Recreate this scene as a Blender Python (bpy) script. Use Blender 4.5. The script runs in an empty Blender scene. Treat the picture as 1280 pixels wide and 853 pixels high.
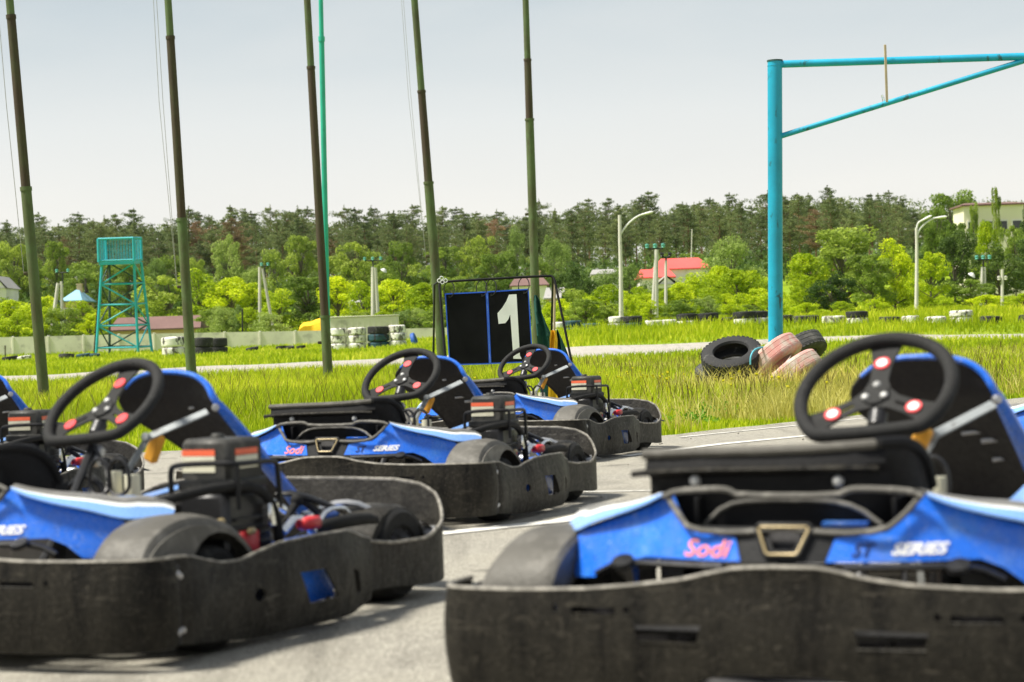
import bpy, math, random
import numpy as np
from mathutils import Vector, Matrix
from mathutils.geometry import delaunay_2d_cdt
random.seed(7); RNG = np.random.default_rng(11)
PI = math.pi
scn = bpy.context.scene
COL = scn.collection

# ------------------------------------------------------------------ camera
F = 2542.64; CH = 0.7484; TH = -0.0015235; ROLL = -0.034306
def ray(u, v):
    ur, vr = u - 640, v - 426.5
    a = ur*math.cos(ROLL) + vr*math.sin(ROLL); b = -ur*math.sin(ROLL) + vr*math.cos(ROLL)
    X, Zc = a/F, -b/F
    return Vector((X, math.cos(TH) + Zc*math.sin(TH), -math.sin(TH) + Zc*math.cos(TH)))
def at(u, v, D):                      # world point seen at photo pixel u,v at forward distance D
    r = ray(u, v); t = D / r.y
    return Vector((r.x*t, D, CH + r.z*t))

# ------------------------------------------------------------------ terrain
TD = [0, 30, 55, 75, 88, 100, 120, 150, 200, 300, 400, 600, 2000]
TA = [-.252, -.07, 0.0, .043, .252]
TZ = np.array([
 [0, 0, 0, .22, .30, .42, .62, 1.04, 2.8, 8, 12, 18, 30],
 [0, 0, 0, .10, .28, .50, .72, 1.10, 2.8, 8, 12, 18, 30],
 [0, 0, 0, .02, .30, .85, 1.05, 1.5, 3.2, 8, 13, 18, 30],
 [0, 0, 0, .05, .48, 1.25, 1.5, 2.0, 4.0, 9, 14, 19, 30],
 [0, 0, 0, .16, .42, 1.42, 1.75, 2.4, 5.0, 11, 16, 20, 30]])
def tz_np(x, y):
    y = np.asarray(y, float); x = np.asarray(x, float)
    a = np.clip(x/np.maximum(y, 20), TA[0], TA[-1]); yc = np.clip(y, 0, 1999)
    rows = np.array([np.interp(yc, TD, r) for r in TZ])
    j = np.clip(np.searchsorted(TA, a, side='right') - 1, 0, len(TA)-2)
    t = (a - np.array(TA)[j])/(np.array(TA)[j+1] - np.array(TA)[j])
    r0 = np.take_along_axis(rows.reshape(len(TA), -1), j.reshape(1, -1), 0)[0]
    r1 = np.take_along_axis(rows.reshape(len(TA), -1), (j+1).reshape(1, -1), 0)[0]
    return (r0*(1-t.ravel()) + r1*t.ravel()).reshape(a.shape)
def tz(x, y): return float(tz_np(np.array([x]), np.array([y]))[0])
def ground(u, v, dmax=400):
    r = ray(u, v); d = 8.0
    while d < dmax:
        t = d/r.y; x = r.x*t; z = CH + r.z*t
        if z <= tz(x, d): return Vector((x, d, tz(x, d)))
        d *= 1.004
    return Vector((r.x*dmax, dmax, tz(r.x*dmax, dmax)))
def onground(u, D):                   # terrain point in photo column u at distance D
    x = (u-640)/F*D; return Vector((x, D, tz(x, D)))

# ------------------------------------------------------------------ materials
def newmat(name):
    m = bpy.data.materials.new(name); m.use_nodes = True
    nt = m.node_tree; return m, nt, nt.nodes['Principled BSDF']
def N(nt, t, **k):
    n = nt.nodes.new(t)
    for a, b in k.items(): setattr(n, a, b)
    return n
def coords(nt, mode='Object'):
    return N(nt, 'ShaderNodeTexCoord').outputs[mode]
def noise(nt, vec, scale, detail=4, rough=.55, dist=0, stretch=None):
    if stretch:
        mp = N(nt, 'ShaderNodeMapping'); mp.inputs['Scale'].default_value = stretch
        nt.links.new(vec, mp.inputs[0]); vec = mp.outputs[0]
    n = N(nt, 'ShaderNodeTexNoise'); nt.links.new(vec, n.inputs['Vector'])
    n.inputs['Scale'].default_value = scale; n.inputs['Detail'].default_value = detail
    n.inputs['Roughness'].default_value = rough; n.inputs['Distortion'].default_value = dist
    return n.outputs['Fac']
def ramp(nt, fac, stops, interp='LINEAR'):
    r = N(nt, 'ShaderNodeValToRGB'); nt.links.new(fac, r.inputs[0]); cr = r.color_ramp; cr.interpolation = interp
    while len(cr.elements) < len(stops): cr.elements.new(.5)
    for e, (p, c) in zip(cr.elements, stops):
        e.position = p; e.color = (c[0], c[1], c[2], 1) if not isinstance(c, (int, float)) else (c, c, c, 1)
    return r.outputs[0]
def mixc(nt, fac, a, b, mode='MIX'):
    m = N(nt, 'ShaderNodeMix', data_type='RGBA', blend_type=mode)
    for s, v in ((0, fac), (6, a), (7, b)):
        if hasattr(v, 'links'): nt.links.new(v, m.inputs[s])
        elif s == 0: m.inputs[0].default_value = v
        else: m.inputs[s].default_value = (*v[:3], 1)
    return m.outputs[2]
def bump(nt, bsdf, h, strength=.3, dist=.01):
    b = N(nt, 'ShaderNodeBump'); b.inputs['Strength'].default_value = strength; b.inputs['Distance'].default_value = dist
    nt.links.new(h, b.inputs['Height']); nt.links.new(b.outputs[0], bsdf.inputs['Normal'])
M = {}
def bumper_mat(name, dark, mid, scuff, stretch):
    m, nt, b = newmat(name); co = coords(nt)
    oi = N(nt, 'ShaderNodeObjectInfo'); mu = N(nt, 'ShaderNodeMath', operation='MULTIPLY'); mu.inputs[1].default_value = 53.0
    nt.links.new(oi.outputs['Random'], mu.inputs[0]); va = N(nt, 'ShaderNodeVectorMath', operation='ADD')
    nt.links.new(co, va.inputs[0]); nt.links.new(mu.outputs[0], va.inputs[1]); co = va.outputs[0]
    big = noise(nt, co, 5, 4, .6, .5); st = noise(nt, co, 15, 5, .65, .4, stretch); fine = noise(nt, co, 70, 4, .7)
    hz = noise(nt, co, 9, 6, .75, .2, (1, 1, 7)); gz = noise(nt, co, 22, 3, .5, 2.5)
    c = mixc(nt, ramp(nt, st, [(.36, 0), (.56, 1)]), dark, mid)
    c = mixc(nt, ramp(nt, big, [(.42, 0), (.68, .7)]), c, [k*.45 for k in mid])
    c = mixc(nt, ramp(nt, hz, [(.58, 0), (.72, .55)]), c, scuff)
    c = mixc(nt, ramp(nt, gz, [(.488, 0), (.5, .5), (.512, 0)]), c, scuff)
    c = mixc(nt, ramp(nt, fine, [(.45, 0), (.8, .4)]), c, dark)
    nt.links.new(c, b.inputs['Base Color']); nt.links.new(ramp(nt, fine, [(.3, .38), (.7, .62)]), b.inputs['Roughness']); b.inputs['Specular IOR Level'].default_value = .16
    ad = N(nt, 'ShaderNodeMath', operation='MULTIPLY_ADD'); nt.links.new(st, ad.inputs[0]); ad.inputs[1].default_value = 2.5; nt.links.new(fine, ad.inputs[2])
    bump(nt, b, ad.outputs[0], .55, .006); M[name] = m
def worn(name, base, wear, scale=12, amount=.55, rough=.5, metal=0, bstr=.15, stretch=None, grime=None, spec=.5, width=.12, coat=0):
    m, nt, b = newmat(name); co = coords(nt)
    oi = N(nt, 'ShaderNodeObjectInfo'); mu = N(nt, 'ShaderNodeMath', operation='MULTIPLY'); mu.inputs[1].default_value = 37.0
    nt.links.new(oi.outputs['Random'], mu.inputs[0]); va = N(nt, 'ShaderNodeVectorMath', operation='ADD')
    nt.links.new(co, va.inputs[0]); nt.links.new(mu.outputs[0], va.inputs[1]); co = va.outputs[0]
    f = noise(nt, co, scale, 6, .65, .3, stretch)
    msk = ramp(nt, f, [(amount, 0), (min(amount+width, 1), 1)])
    big = noise(nt, co, scale*.22, 3)
    c0 = mixc(nt, ramp(nt, big, [(.3, 0), (.7, 1)]), base, [min(1, k*1.3+.004) for k in base])
    c = mixc(nt, msk, c0, wear)
    if grime:
        g = ramp(nt, noise(nt, co, scale*.5, 5, .7), [(.45, 0), (.75, .75)]); c = mixc(nt, g, c, grime)
    nt.links.new(c, b.inputs['Base Color'])
    fine = noise(nt, co, scale*9, 3)
    rr = ramp(nt, fine, [(.3, rough-.08), (.75, min(1, rough+.15))]); nt.links.new(rr, b.inputs['Roughness'])
    b.inputs['Metallic'].default_value = metal; b.inputs['Specular IOR Level'].default_value = spec
    b.inputs['Coat Weight'].default_value = coat
    bump(nt, b, fine, bstr, .004)
    M[name] = m; return m
bumper_mat('bumper_plastic', (.003, .0028, .0025), (.024, .0215, .0165), (.13, .115, .09), (1, 1, .16))
bumper_mat('side_plastic', (.007, .0065, .0055), (.034, .031, .026), (.15, .14, .12), (1, 1, .5))
worn('bumper_plastic_old', (.010, .0095, .0085), (.042, .038, .031), 9, .44, .5, bstr=.5, stretch=(1, 1, .22), grime=(.026, .023, .018), width=.3, spec=.3)
worn('side_plastic_old', (.018, .0175, .016), (.105, .10, .09), 11, .47, .45, bstr=.5, stretch=(1, .6, .5), grime=(.045, .042, .033), width=.3)
worn('black_plastic', (.008, .008, .009), (.04, .04, .038), 15, .66, .42, spec=.3)
worn('spoke_metal', (.022, .022, .022), (.05, .05, .05), 30, .6, .75, spec=.2)
worn('nose_edge', (.09, .085, .075), (.2, .19, .17), 30, .5, .5)
worn('lip_highlight', (.13, .12, .10), (.30, .28, .24), 30, .45, .55)  # bumper lips: edge highlight painted in as a paler scuffed plastic
worn('cover_plastic', (.03, .03, .028), (.10, .095, .085), 15, .5, .55, width=.2, spec=.3)
worn('fairing_plastic', (.005, .005, .006), (.02, .02, .02), 15, .68, .6, spec=.2)
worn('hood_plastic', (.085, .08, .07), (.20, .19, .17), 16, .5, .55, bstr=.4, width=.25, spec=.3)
worn('console_plastic', (.16, .155, .145), (.3, .29, .27), 14, .57, .42)
worn('blue_plastic', (.014, .145, .72), (.06, .26, .82), 11, .54, .28, coat=.35, width=.2)
def scratched(name, marks, dust):
    m = M[name]; nt = m.node_tree; b = nt.nodes['Principled BSDF']; c = b.inputs['Base Color'].links[0].from_socket; co = coords(nt)
    oi = N(nt, 'ShaderNodeObjectInfo'); va = N(nt, 'ShaderNodeVectorMath', operation='ADD'); mu = N(nt, 'ShaderNodeMath', operation='MULTIPLY'); mu.inputs[1].default_value = 19.0
    nt.links.new(oi.outputs['Random'], mu.inputs[0]); nt.links.new(co, va.inputs[0]); nt.links.new(mu.outputs[0], va.inputs[1]); co = va.outputs[0]
    a = noise(nt, co, 9, 2, .5, 3.5); c = mixc(nt, ramp(nt, a, [(.492, 0), (.5, .55), (.508, 0)]), c, marks)
    a = noise(nt, co, 16, 2, .5, 2.0, (1, .3, 1.6)); c = mixc(nt, ramp(nt, a, [(.595, 0), (.602, .6), (.61, 0)]), c, (.02, .025, .04))
    a = noise(nt, co, 5, 6, .75); c = mixc(nt, ramp(nt, a, [(.5, 0), (.72, .45)]), c, dust)
    a = noise(nt, co, 26, 5, .7); c = mixc(nt, ramp(nt, a, [(.66, 0), (.72, .6)]), c, (.02, .03, .06))
    nt.links.new(c, b.inputs['Base Color'])
scratched('blue_plastic', (.35, .45, .75), (.22, .28, .42))
worn('pale_blue_plastic', (.20, .38, .85), (.4, .55, .88), 14, .6, .25, coat=.3)
worn('white_plastic', (.88, .88, .86), (.5, .5, .48), 16, .62, .3)
worn('seat_liner', (.006, .005, .007), (.028, .02, .024), 8, .6, .6)
worn('rubber', (.010, .010, .010), (.04, .038, .034), 20, .6, .75, bstr=.5, spec=.25)
worn('grip', (.014, .014, .014), (.03, .03, .03), 60, .55, .7, bstr=.5, spec=.3)
worn('metal_dark', (.035, .035, .037), (.1, .1, .1), 30, .6, .35, metal=.6)
worn('steel', (.42, .42, .43), (.24, .23, .22), 22, .6, .35, metal=.75)
worn('chrome', (.72, .72, .72), (.5, .5, .5), 30, .7, .22, metal=1)
worn('strut_metal', (.27, .29, .30), (.16, .16, .16), 22, .55, .6, metal=.2, spec=.3)
worn('bolt_metal', (.45, .45, .44), (.2, .2, .2), 22, .55, .5, metal=.4)
worn('red_plastic', (.5, .02, .025), (.7, .1, .1), 20, .6, .4)
worn('sticker_red', (.75, .03, .04), (.8, .3, .3), 80, .65, .4)
worn('sticker_orange', (.85, .14, .06), (.85, .3, .2), 60, .65, .4)
worn('sticker_pink', (.9, .22, .17), (.9, .45, .4), 60, .6, .4)
worn('sticker_navy', (.003, .012, .07), (.01, .03, .12), 60, .65, .4)
worn('gold', (.38, .30, .16), (.22, .17, .09), 40, .6, .35, metal=.3)
worn('tan_tray', (.5, .40, .25), (.3, .22, .12), 12, .5, .6)
worn('yellow_pad', (.7, .33, .03), (.5, .2, .02), 18, .6, .55)
worn('label_cream', (.66, .64, .5), (.5, .48, .36), 40, .6, .5)
worn('pole_green', (.085, .125, .045), (.06, .042, .022), 4, .44, .7, stretch=(1, 1, .3), bstr=.6, width=.28, grime=(.09, .085, .035))
worn('pole_rust', (.05, .032, .020), (.075, .085, .032), 4, .46, .8, stretch=(1, 1, .25), bstr=.6, width=.3)
worn('pole_teal', (.015, .36, .26), (.02, .25, .2), 6, .6, .45)
worn('post_cyan', (.006, .33, .52), (.02, .10, .11), 5, .60, .4, stretch=(1, 1, .4), width=.05, grime=(.01, .25, .38))
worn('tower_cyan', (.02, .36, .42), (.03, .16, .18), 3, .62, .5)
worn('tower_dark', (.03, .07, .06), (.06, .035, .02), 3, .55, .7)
worn('concrete', (.66, .63, .55), (.46, .44, .39), 1.2, .56, .85, bstr=.3, grime=(.54, .51, .45))
worn('pole_concrete', (.55, .53, .48), (.38, .36, .32), 3, .6, .85)
worn('lamp_metal', (.6, .6, .58), (.4, .4, .38), 6, .6, .5)
worn('insulator', (.10, .38, .32), (.3, .5, .45), 6, .6, .3)
worn('wood', (.42, .34, .22), (.25, .19, .12), 20, .55, .75, stretch=(1, 1, .1))
worn('tyre_black', (.018, .018, .019), (.10, .10, .095), 6, .60, .8, bstr=.6, width=.05)
worn('tyre_grey', (.05, .05, .05), (.13, .125, .115), 5, .55, .85, bstr=.6)
worn('tyre_white', (.74, .72, .66), (.05, .045, .04), 3.2, .515, .7, bstr=.5, width=.06, grime=(.4, .37, .3))
worn('tyre_pink', (.55, .26, .235), (.64, .54, .48), 5, .44, .8, bstr=.8, width=.14, grime=(.36, .29, .22))
worn('tyre_teal', (.012, .06, .08), (.02, .02, .022), 4, .52, .7, bstr=.4, width=.06)
worn('tyre_blue', (.02, .10, .4), (.03, .03, .04), 5, .62, .6)
worn('board_black', (.006, .006, .007), (.014, .014, .014), 20, .6, .9, spec=.15)
worn('board_blue', (.012, .10, .66), (.03, .15, .7), 30, .66, .5)
worn('board_white', (.88, .88, .88), (.65, .65, .63), 20, .66, .5)
worn('cloth_green', (.006, .065, .05), (.01, .1, .075), 12, .55, .85)
worn('cloth_yellow', (.8, .45, .01), (.7, .35, .01), 12, .6, .85)
worn('rope', (.35, .34, .32), (.2, .2, .2), 20, .6, .8)
worn('rope_blue', (.1, .4, .5), (.1, .3, .4), 20, .6, .8)
worn('roof_brown', (.15, .085, .075), (.2, .12, .1), 2, .55, .8, stretch=(4, 1, 1))
worn('roof_red', (.62, .085, .075), (.55, .15, .12), 1, .6, .7)
worn('roof_blue', (.22, .42, .55), (.3, .48, .6), 1, .6, .6)
worn('roof_grey', (.30, .29, .28), (.2, .2, .2), 1, .6, .8)
worn('wall_cream', (.78, .72, .58), (.7, .62, .45), 1, .6, .85)
worn('wall_tan', (.55, .40, .24), (.45, .32, .2), 1, .6, .85)
worn('wall_white', (.7, .68, .64), (.55, .52, .48), 1, .6, .85)
worn('window_glass', (.03, .035, .04), (.05, .06, .07), 1, .6, .15)
worn('bark_pine', (.20, .11, .06), (.10, .07, .05), 2, .5, .9)
worn('bark_grey', (.13, .11, .085), (.07, .06, .05), 2, .5, .9)
worn('line_white', (.6, .59, .55), (.27, .26, .24), 9, .53, .8, width=.1)

def leafmat(name, a, b, c, scale=.6):
    m, nt, bs = newmat(name)
    at_ = N(nt, 'ShaderNodeAttribute', attribute_name='rnd')
    oi = N(nt, 'ShaderNodeObjectInfo')
    col = ramp(nt, at_.outputs['Fac'], [(0, a), (.55, b), (1, c)])
    hs = N(nt, 'ShaderNodeHueSaturation')
    mp = N(nt, 'ShaderNodeMapRange'); nt.links.new(oi.outputs['Random'], mp.inputs[0])
    mp.inputs[3].default_value = .72; mp.inputs[4].default_value = 1.3
    nt.links.new(mp.outputs[0], hs.inputs['Value'])
    mp2 = N(nt, 'ShaderNodeMapRange'); nt.links.new(oi.outputs['Random'], mp2.inputs[0])
    mp2.inputs[3].default_value = .515; mp2.inputs[4].default_value = .488
    nt.links.new(mp2.outputs[0], hs.inputs['Hue'])
    nt.links.new(col, hs.inputs['Color']); nt.links.new(hs.outputs[0], bs.inputs['Base Color'])
    bs.inputs['Roughness'].default_value = .6; bs.inputs['Specular IOR Level'].default_value = .25
    tr = N(nt, 'ShaderNodeBsdfTranslucent'); nt.links.new(hs.outputs[0], tr.inputs['Color'])
    mx = N(nt, 'ShaderNodeMixShader'); mx.inputs[0].default_value = .4
    nt.links.new(bs.outputs[0], mx.inputs[1]); nt.links.new(tr.outputs[0], mx.inputs[2])
    nt.links.new(mx.outputs[0], nt.nodes['Material Output'].inputs[0]); M[name] = m
leafmat('leaf_bright', (.22, .33, .006), (.48, .60, .010), (.74, .80, .03))
leafmat('leaf_mid', (.14, .21, .035), (.27, .37, .05), (.42, .52, .07))
leafmat('leaf_pale', (.18, .26, .06), (.29, .39, .09), (.40, .50, .15))
leafmat('leaf_dark', (.045, .09, .02), (.09, .15, .03), (.16, .24, .045))
leafmat('needle', (.09, .135, .05), (.17, .215, .075), (.28, .32, .12))
leafmat('needle_rust', (.17, .11, .06), (.30, .20, .11), (.36, .27, .15))
leafmat('grass_blade', (.23, .32, .008), (.50, .60, .012), (.82, .77, .08))
leafmat('grass_dry', (.50, .42, .08), (.70, .62, .16), (.85, .76, .32))
leafmat('weed_leaf', (.07, .20, .01), (.13, .3, .02), (.2, .38, .03))
leafmat('flower_yellow', (.7, .6, .01), (.85, .72, .02), (.9, .8, .05))
leafmat('seed_head', (.12, .075, .03), (.22, .15, .06), (.3, .24, .1))

def m_ground():
    m, nt, b = newmat('ground_soil'); co = coords(nt)
    f = noise(nt, co, .35, 8, .7); g = noise(nt, co, 6, 6, .75)
    c = ramp(nt, f, [(.3, (.20, .31, .012)), (.55, (.28, .38, .02)), (.75, (.36, .38, .07))])
    c = mixc(nt, ramp(nt, g, [(.35, 0), (.7, .75)]), c, (.13, .22, .01))
    nt.links.new(c, b.inputs['Base Color']); b.inputs['Roughness'].default_value = .95; b.inputs['Specular IOR Level'].default_value = .1
    bump(nt, b, g, .8, .1); M['ground_soil'] = m
m_ground()
def m_asphalt(name, c1, c2, dirt, s=1):
    m, nt, b = newmat(name); co = coords(nt)
    f = noise(nt, co, 170*s, 5, .85); g = noise(nt, co, 1.1, 6, .65); h = noise(nt, co, 28*s, 6, .75)
    c = ramp(nt, f, [(.38, [k*.5 for k in c1]), (.46, c1), (.5, [(x+y)/2 for x, y in zip(c1, c2)]), (.60, c2)])
    c = mixc(nt, ramp(nt, g, [(.4, 0), (.72, .55)]), c, dirt)
    c = mixc(nt, ramp(nt, h, [(.5, 0), (.7, .5)]), c, [x*.7 for x in c1])
    st = noise(nt, co, .7, 4, .6, 1.2); c = mixc(nt, ramp(nt, st, [(.55, 0), (.68, .45)]), c, [x*.8 for x in c1])
    sk = noise(nt, co, .9, 3, .5, .3, (5, .35, 1)); c = mixc(nt, ramp(nt, sk, [(.56, 0), (.70, .4)]), c, [x*.5 for x in c1])
    oil = noise(nt, co, 2.3, 3, .5, .6); c = mixc(nt, ramp(nt, oil, [(.67, 0), (.72, .5)]), c, [x*.45 for x in c1])
    v = N(nt, 'ShaderNodeTexVoronoi', feature='DISTANCE_TO_EDGE'); v.inputs['Scale'].default_value = .45
    w = noise(nt, co, 3, 5); mp = N(nt, 'ShaderNodeVectorMath', operation='ADD')
    nt.links.new(co, mp.inputs[0]); nt.links.new(w, mp.inputs[1]); nt.links.new(mp.outputs[0], v.inputs['Vector'])
    cr = ramp(nt, v.outputs['Distance'], [(0, 1), (.006, 0)]); 
    cc = N(nt, 'ShaderNodeMath', operation='MULTIPLY'); nt.links.new(cr, cc.inputs[0]); cc.inputs[1].default_value = .12
    c = mixc(nt, cc.outputs[0], c, [x*.4 for x in c1])
    nt.links.new(c, b.inputs['Base Color']); b.inputs['Roughness'].default_value = .85; b.inputs['Specular IOR Level'].default_value = .3
    bump(nt, b, f, .5, .004); M[name] = m
m_asphalt('asphalt', (.12, .112, .095), (.58, .55, .475), (.38, .355, .29))
m_asphalt('track_asphalt', (.34, .32, .29), (.52, .49, .44), (.44, .40, .32), .2)

# ------------------------------------------------------------------ mesh helper
class B:
    def __init__(s): s.v = []; s.f = []
    def add(s, vs, fs):
        o = len(s.v); s.v += [tuple(p) for p in vs]; s.f += [tuple(i+o for i in f) for f in fs]; return s
    def box(s, c, d, rot=None, bev=0.0):
        hx, hy, hz = d[0]/2, d[1]/2, d[2]/2
        b = min(bev, hx*.45, hy*.45, hz*.45)
        if b <= 0:
            vs = [(x, y, z) for x in (-hx, hx) for y in (-hy, hy) for z in (-hz, hz)]
            fs = [(0, 1, 3, 2), (4, 6, 7, 5), (0, 4, 5, 1), (2, 3, 7, 6), (0, 2, 6, 4), (1, 5, 7, 3)]
        else:
            vs = []; fs = []; idx = {}
            for sx in (-1, 1):
                for sy in (-1, 1):
                    for sz in (-1, 1):
                        for ax in range(3):
                            p = [sx*(hx-b), sy*(hy-b), sz*(hz-b)]; p[ax] = (sx*hx, sy*hy, sz*hz)[ax]
                            idx[(sx, sy, sz, ax)] = len(vs); vs.append(tuple(p))
                        fs.append(tuple(idx[(sx, sy, sz, a)] for a in ((0, 1, 2) if sx*sy*sz > 0 else (0, 2, 1))))
            S = (-1, 1)
            for ax in range(3):
                o = [a for a in range(3) if a != ax]
                for sg in S:
                    q = []
                    for (a, c2) in ((-1, -1), (1, -1), (1, 1), (-1, 1)):
                        k = [0, 0, 0]; k[ax] = sg; k[o[0]] = a; k[o[1]] = c2; q.append(idx[(*k, ax)])
                    if (sg > 0) == (ax == 1): q.reverse()
                    fs.append(tuple(q))
            for ax in range(3):       # edge bevels along ax
                o = [a for a in range(3) if a != ax]
                for s1 in S:
                    for s2 in S:
                        def key(t, face):
                            k = [0, 0, 0]; k[ax] = t; k[o[0]] = s1; k[o[1]] = s2; return idx[(*k, face)]
                        fs.append((key(-1, o[0]), key(1, o[0]), key(1, o[1]), key(-1, o[1])))
        m = Matrix.Translation(c) @ (rot.to_4x4() if rot is not None else Matrix.Identity(4))
        return s.add([m @ Vector(p) for p in vs], fs)
    def tube(s, pts, r, seg=8, closed=False, cap=True, smooth=0, flat=1.0):
        pts = [Vector(p) for p in pts]
        rs = list(r) if isinstance(r, (list, tuple)) else [r]*len(pts)
        for _ in range(smooth):
            q = []; w = []; n = len(pts)
            if closed:
                for i in range(n):
                    a, c = pts[i], pts[(i+1) % n]; q += [a*.75+c*.25, a*.25+c*.75]; w += [rs[i]*.75+rs[(i+1) % n]*.25, rs[i]*.25+rs[(i+1) % n]*.75]
            else:
                q.append(pts[0]); w.append(rs[0])
                for i in range(n-1):
                    a, c = pts[i], pts[i+1]
                    if i > 0: q.append(a*.75+c*.25); w.append(rs[i]*.75+rs[i+1]*.25)
                    if i < n-2: q.append(a*.25+c*.75); w.append(rs[i]*.25+rs[i+1]*.75)
                q.append(pts[-1]); w.append(rs[-1])
            pts, rs = q, w
        n = len(pts); vs = []; prev = None
        for i in range(n):
            if closed: t = pts[(i+1) % n] - pts[i-1]
            else: t = pts[min(i+1, n-1)] - pts[max(i-1, 0)]
            if t.length < 1e-9: t = Vector((0, 0, 1))
            t.normalize()
            if prev is None:
                up = Vector((0, 0, 1)) if abs(t.z) < .9 else Vector((1, 0, 0))
                e1 = t.cross(up).normalized()
            else:
                e1 = (prev - t*prev.dot(t)); 
                e1 = e1.normalized() if e1.length > 1e-6 else t.orthogonal().normalized()
            prev = e1; e2 = t.cross(e1)
            for k in range(seg):
                a = 2*PI*k/seg; vs.append(pts[i] + (e1*math.cos(a) + e2*math.sin(a)*flat)*rs[i])
        fs = []
        for i in range(n if closed else n-1):
            j = (i+1) % n
            for k in range(seg):
                k2 = (k+1) % seg; fs.append((i*seg+k, i*seg+k2, j*seg+k2, j*seg+k))
        if cap and not closed: fs += [tuple(range(seg))[::-1], tuple(range((n-1)*seg, n*seg))]
        return s.add(vs, fs)
    def lathe(s, prof, c, axis, seg=24, sx=1.0):     # prof: (radius, along)
        axis = Vector(axis).normalized(); e1 = axis.orthogonal().normalized(); e2 = axis.cross(e1); c = Vector(c)
        vs = []; n = len(prof)
        for k in range(seg):
            a = 2*PI*k/seg
            for (r, h) in prof: vs.append(c + axis*h + (e1*math.cos(a)+e2*math.sin(a))*r)
        fs = []
        for k in range(seg):
            k2 = (k+1) % seg
            for i in range(n-1): fs.append((k*n+i, k2*n+i, k2*n+i+1, k*n+i+1))
        return s.add(vs, fs)
    def grid(s, P, closed_u=False):
        nu, nv = len(P), len(P[0]); vs = [p for r in P for p in r]; fs = []
        for i in range(nu if closed_u else nu-1):
            for j in range(nv-1):
                a = i*nv+j; b = ((i+1) % nu)*nv+j; fs.append((a, b, b+1, a+1))
        return s.add(vs, fs)
    def prism(s, poly, fn, t0, t1):                  # poly 2D, fn(p, t)->3D
        n = len(poly); vs = [fn(p, t0) for p in poly] + [fn(p, t1) for p in poly]
        fs = [tuple(range(n)), tuple(range(2*n-1, n-1, -1))] + [(i, i+n, (i+1) % n+n, (i+1) % n) for i in range(n)]
        return s.add(vs, fs)
    def build(s, name, mat, parent=None, loc=None, smooth=38, rnd=None):
        me = bpy.data.meshes.new(name); me.from_pydata(s.v, [], s.f); me.update()
        me.materials.append(M[mat] if isinstance(mat, str) else mat)
        fix_normals(me)
        if smooth:
            me.shade_smooth(); me.set_sharp_from_angle(angle=math.radians(smooth))
        o = bpy.data.objects.new(name, me); COL.objects.link(o)
        if parent is not None: o.parent = parent
        if loc is not None: o.location = loc
        return o
import bmesh
def fix_normals(me):
    if len(me.polygons) > 6000: return
    bm = bmesh.new(); bm.from_mesh(me); bmesh.ops.recalc_face_normals(bm, faces=bm.faces[:]); bm.to_mesh(me); bm.free()
def inpoly(x, y, poly):
    c = False; n = len(poly); j = n-1
    for i in range(n):
        xi, yi = poly[i]; xj, yj = poly[j]
        if (yi > y) != (yj > y) and x < (xj-xi)*(y-yi)/(yj-yi)+xi: c = not c
        j = i
    return c
def sheet(b, outline, holes, fn, step, thick):
    """curved plate with real holes: 2D outline + holes, mapped by fn(p, depth)"""
    def dens(poly):
        q = []
        for i in range(len(poly)):
            a = poly[i]; c = poly[(i+1) % len(poly)]; L = math.hypot(c[0]-a[0], c[1]-a[1]); n = max(1, int(L/step))
            for k in range(n): q.append((a[0]+(c[0]-a[0])*k/n, a[1]+(c[1]-a[1])*k/n))
        return q
    loops = [dens(outline)] + [dens(h) for h in holes]
    V = []; E = []
    for lp in loops:
        o = len(V); V += [Vector(p) for p in lp]; E += [(o+i, o+(i+1) % len(lp)) for i in range(len(lp))]
    bd = list(V)
    xs = [p[0] for p in outline]; ys = [p[1] for p in outline]
    x = min(xs)+step*.5
    while x < max(xs):
        y = min(ys)+step*.5
        while y < max(ys):
            if inpoly(x, y, outline) and not any(inpoly(x, y, h) for h in holes) and all(abs(p[0]-x)+abs(p[1]-y) > step*.5 for p in bd):
                V.append(Vector((x, y)))
            y += step
        x += step
    r = delaunay_2d_cdt(V, E, [], 0, 1e-6)
    vo, fo = r[0], r[2]; tris = []
    for f in fo:
        cx = sum(vo[i][0] for i in f)/3; cy = sum(vo[i][1] for i in f)/3
        if inpoly(cx, cy, outline) and not any(inpoly(cx, cy, h) for h in holes): tris.append(tuple(f))
    n = len(vo); vs = [fn(p, 0) for p in vo] + [fn(p, thick) for p in vo]
    fs = list(tris) + [tuple(i+n for i in reversed(t)) for t in tris]
    cnt = {}
    for t in tris:
        for i in range(3):
            e = (t[i], t[(i+1) % 3]); cnt[e] = 1
    for e in cnt:
        if (e[1], e[0]) not in cnt: fs.append((e[1], e[0], e[0]+n, e[1]+n))
    return b.add(vs, fs)
def textmesh(txt, size, fn, shear=0, bold=0, mat='white_plastic', name='lettering', parent=None, space=1.0):
    c = bpy.data.curves.new('t', 'FONT'); c.body = txt; c.size = size; c.shear = shear; c.offset = bold; c.extrude = 0
    c.align_x = 'CENTER'; c.align_y = 'CENTER'; c.space_character = space; c.resolution_u = 3
    o = bpy.data.objects.new('t', c); COL.objects.link(o)
    dg = bpy.context.evaluated_depsgraph_get(); me = bpy.data.meshes.new_from_object(o.evaluated_get(dg))
    vs = [fn((v.co.x, v.co.y)) for v in me.vertices]; fs = [tuple(p.vertices) for p in me.polygons]
    bpy.data.objects.remove(o); bpy.data.curves.remove(c); bpy.data.meshes.remove(me)
    b = B(); b.add(vs, fs); return b.build(name, mat, parent, smooth=0)
def tag(o, label=None, cat=None, group=None, kind=None):
    if label: o['label'] = label
    if cat: o['category'] = cat
    if group: o['group'] = group
    if kind: o['kind'] = kind
    return o
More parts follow.
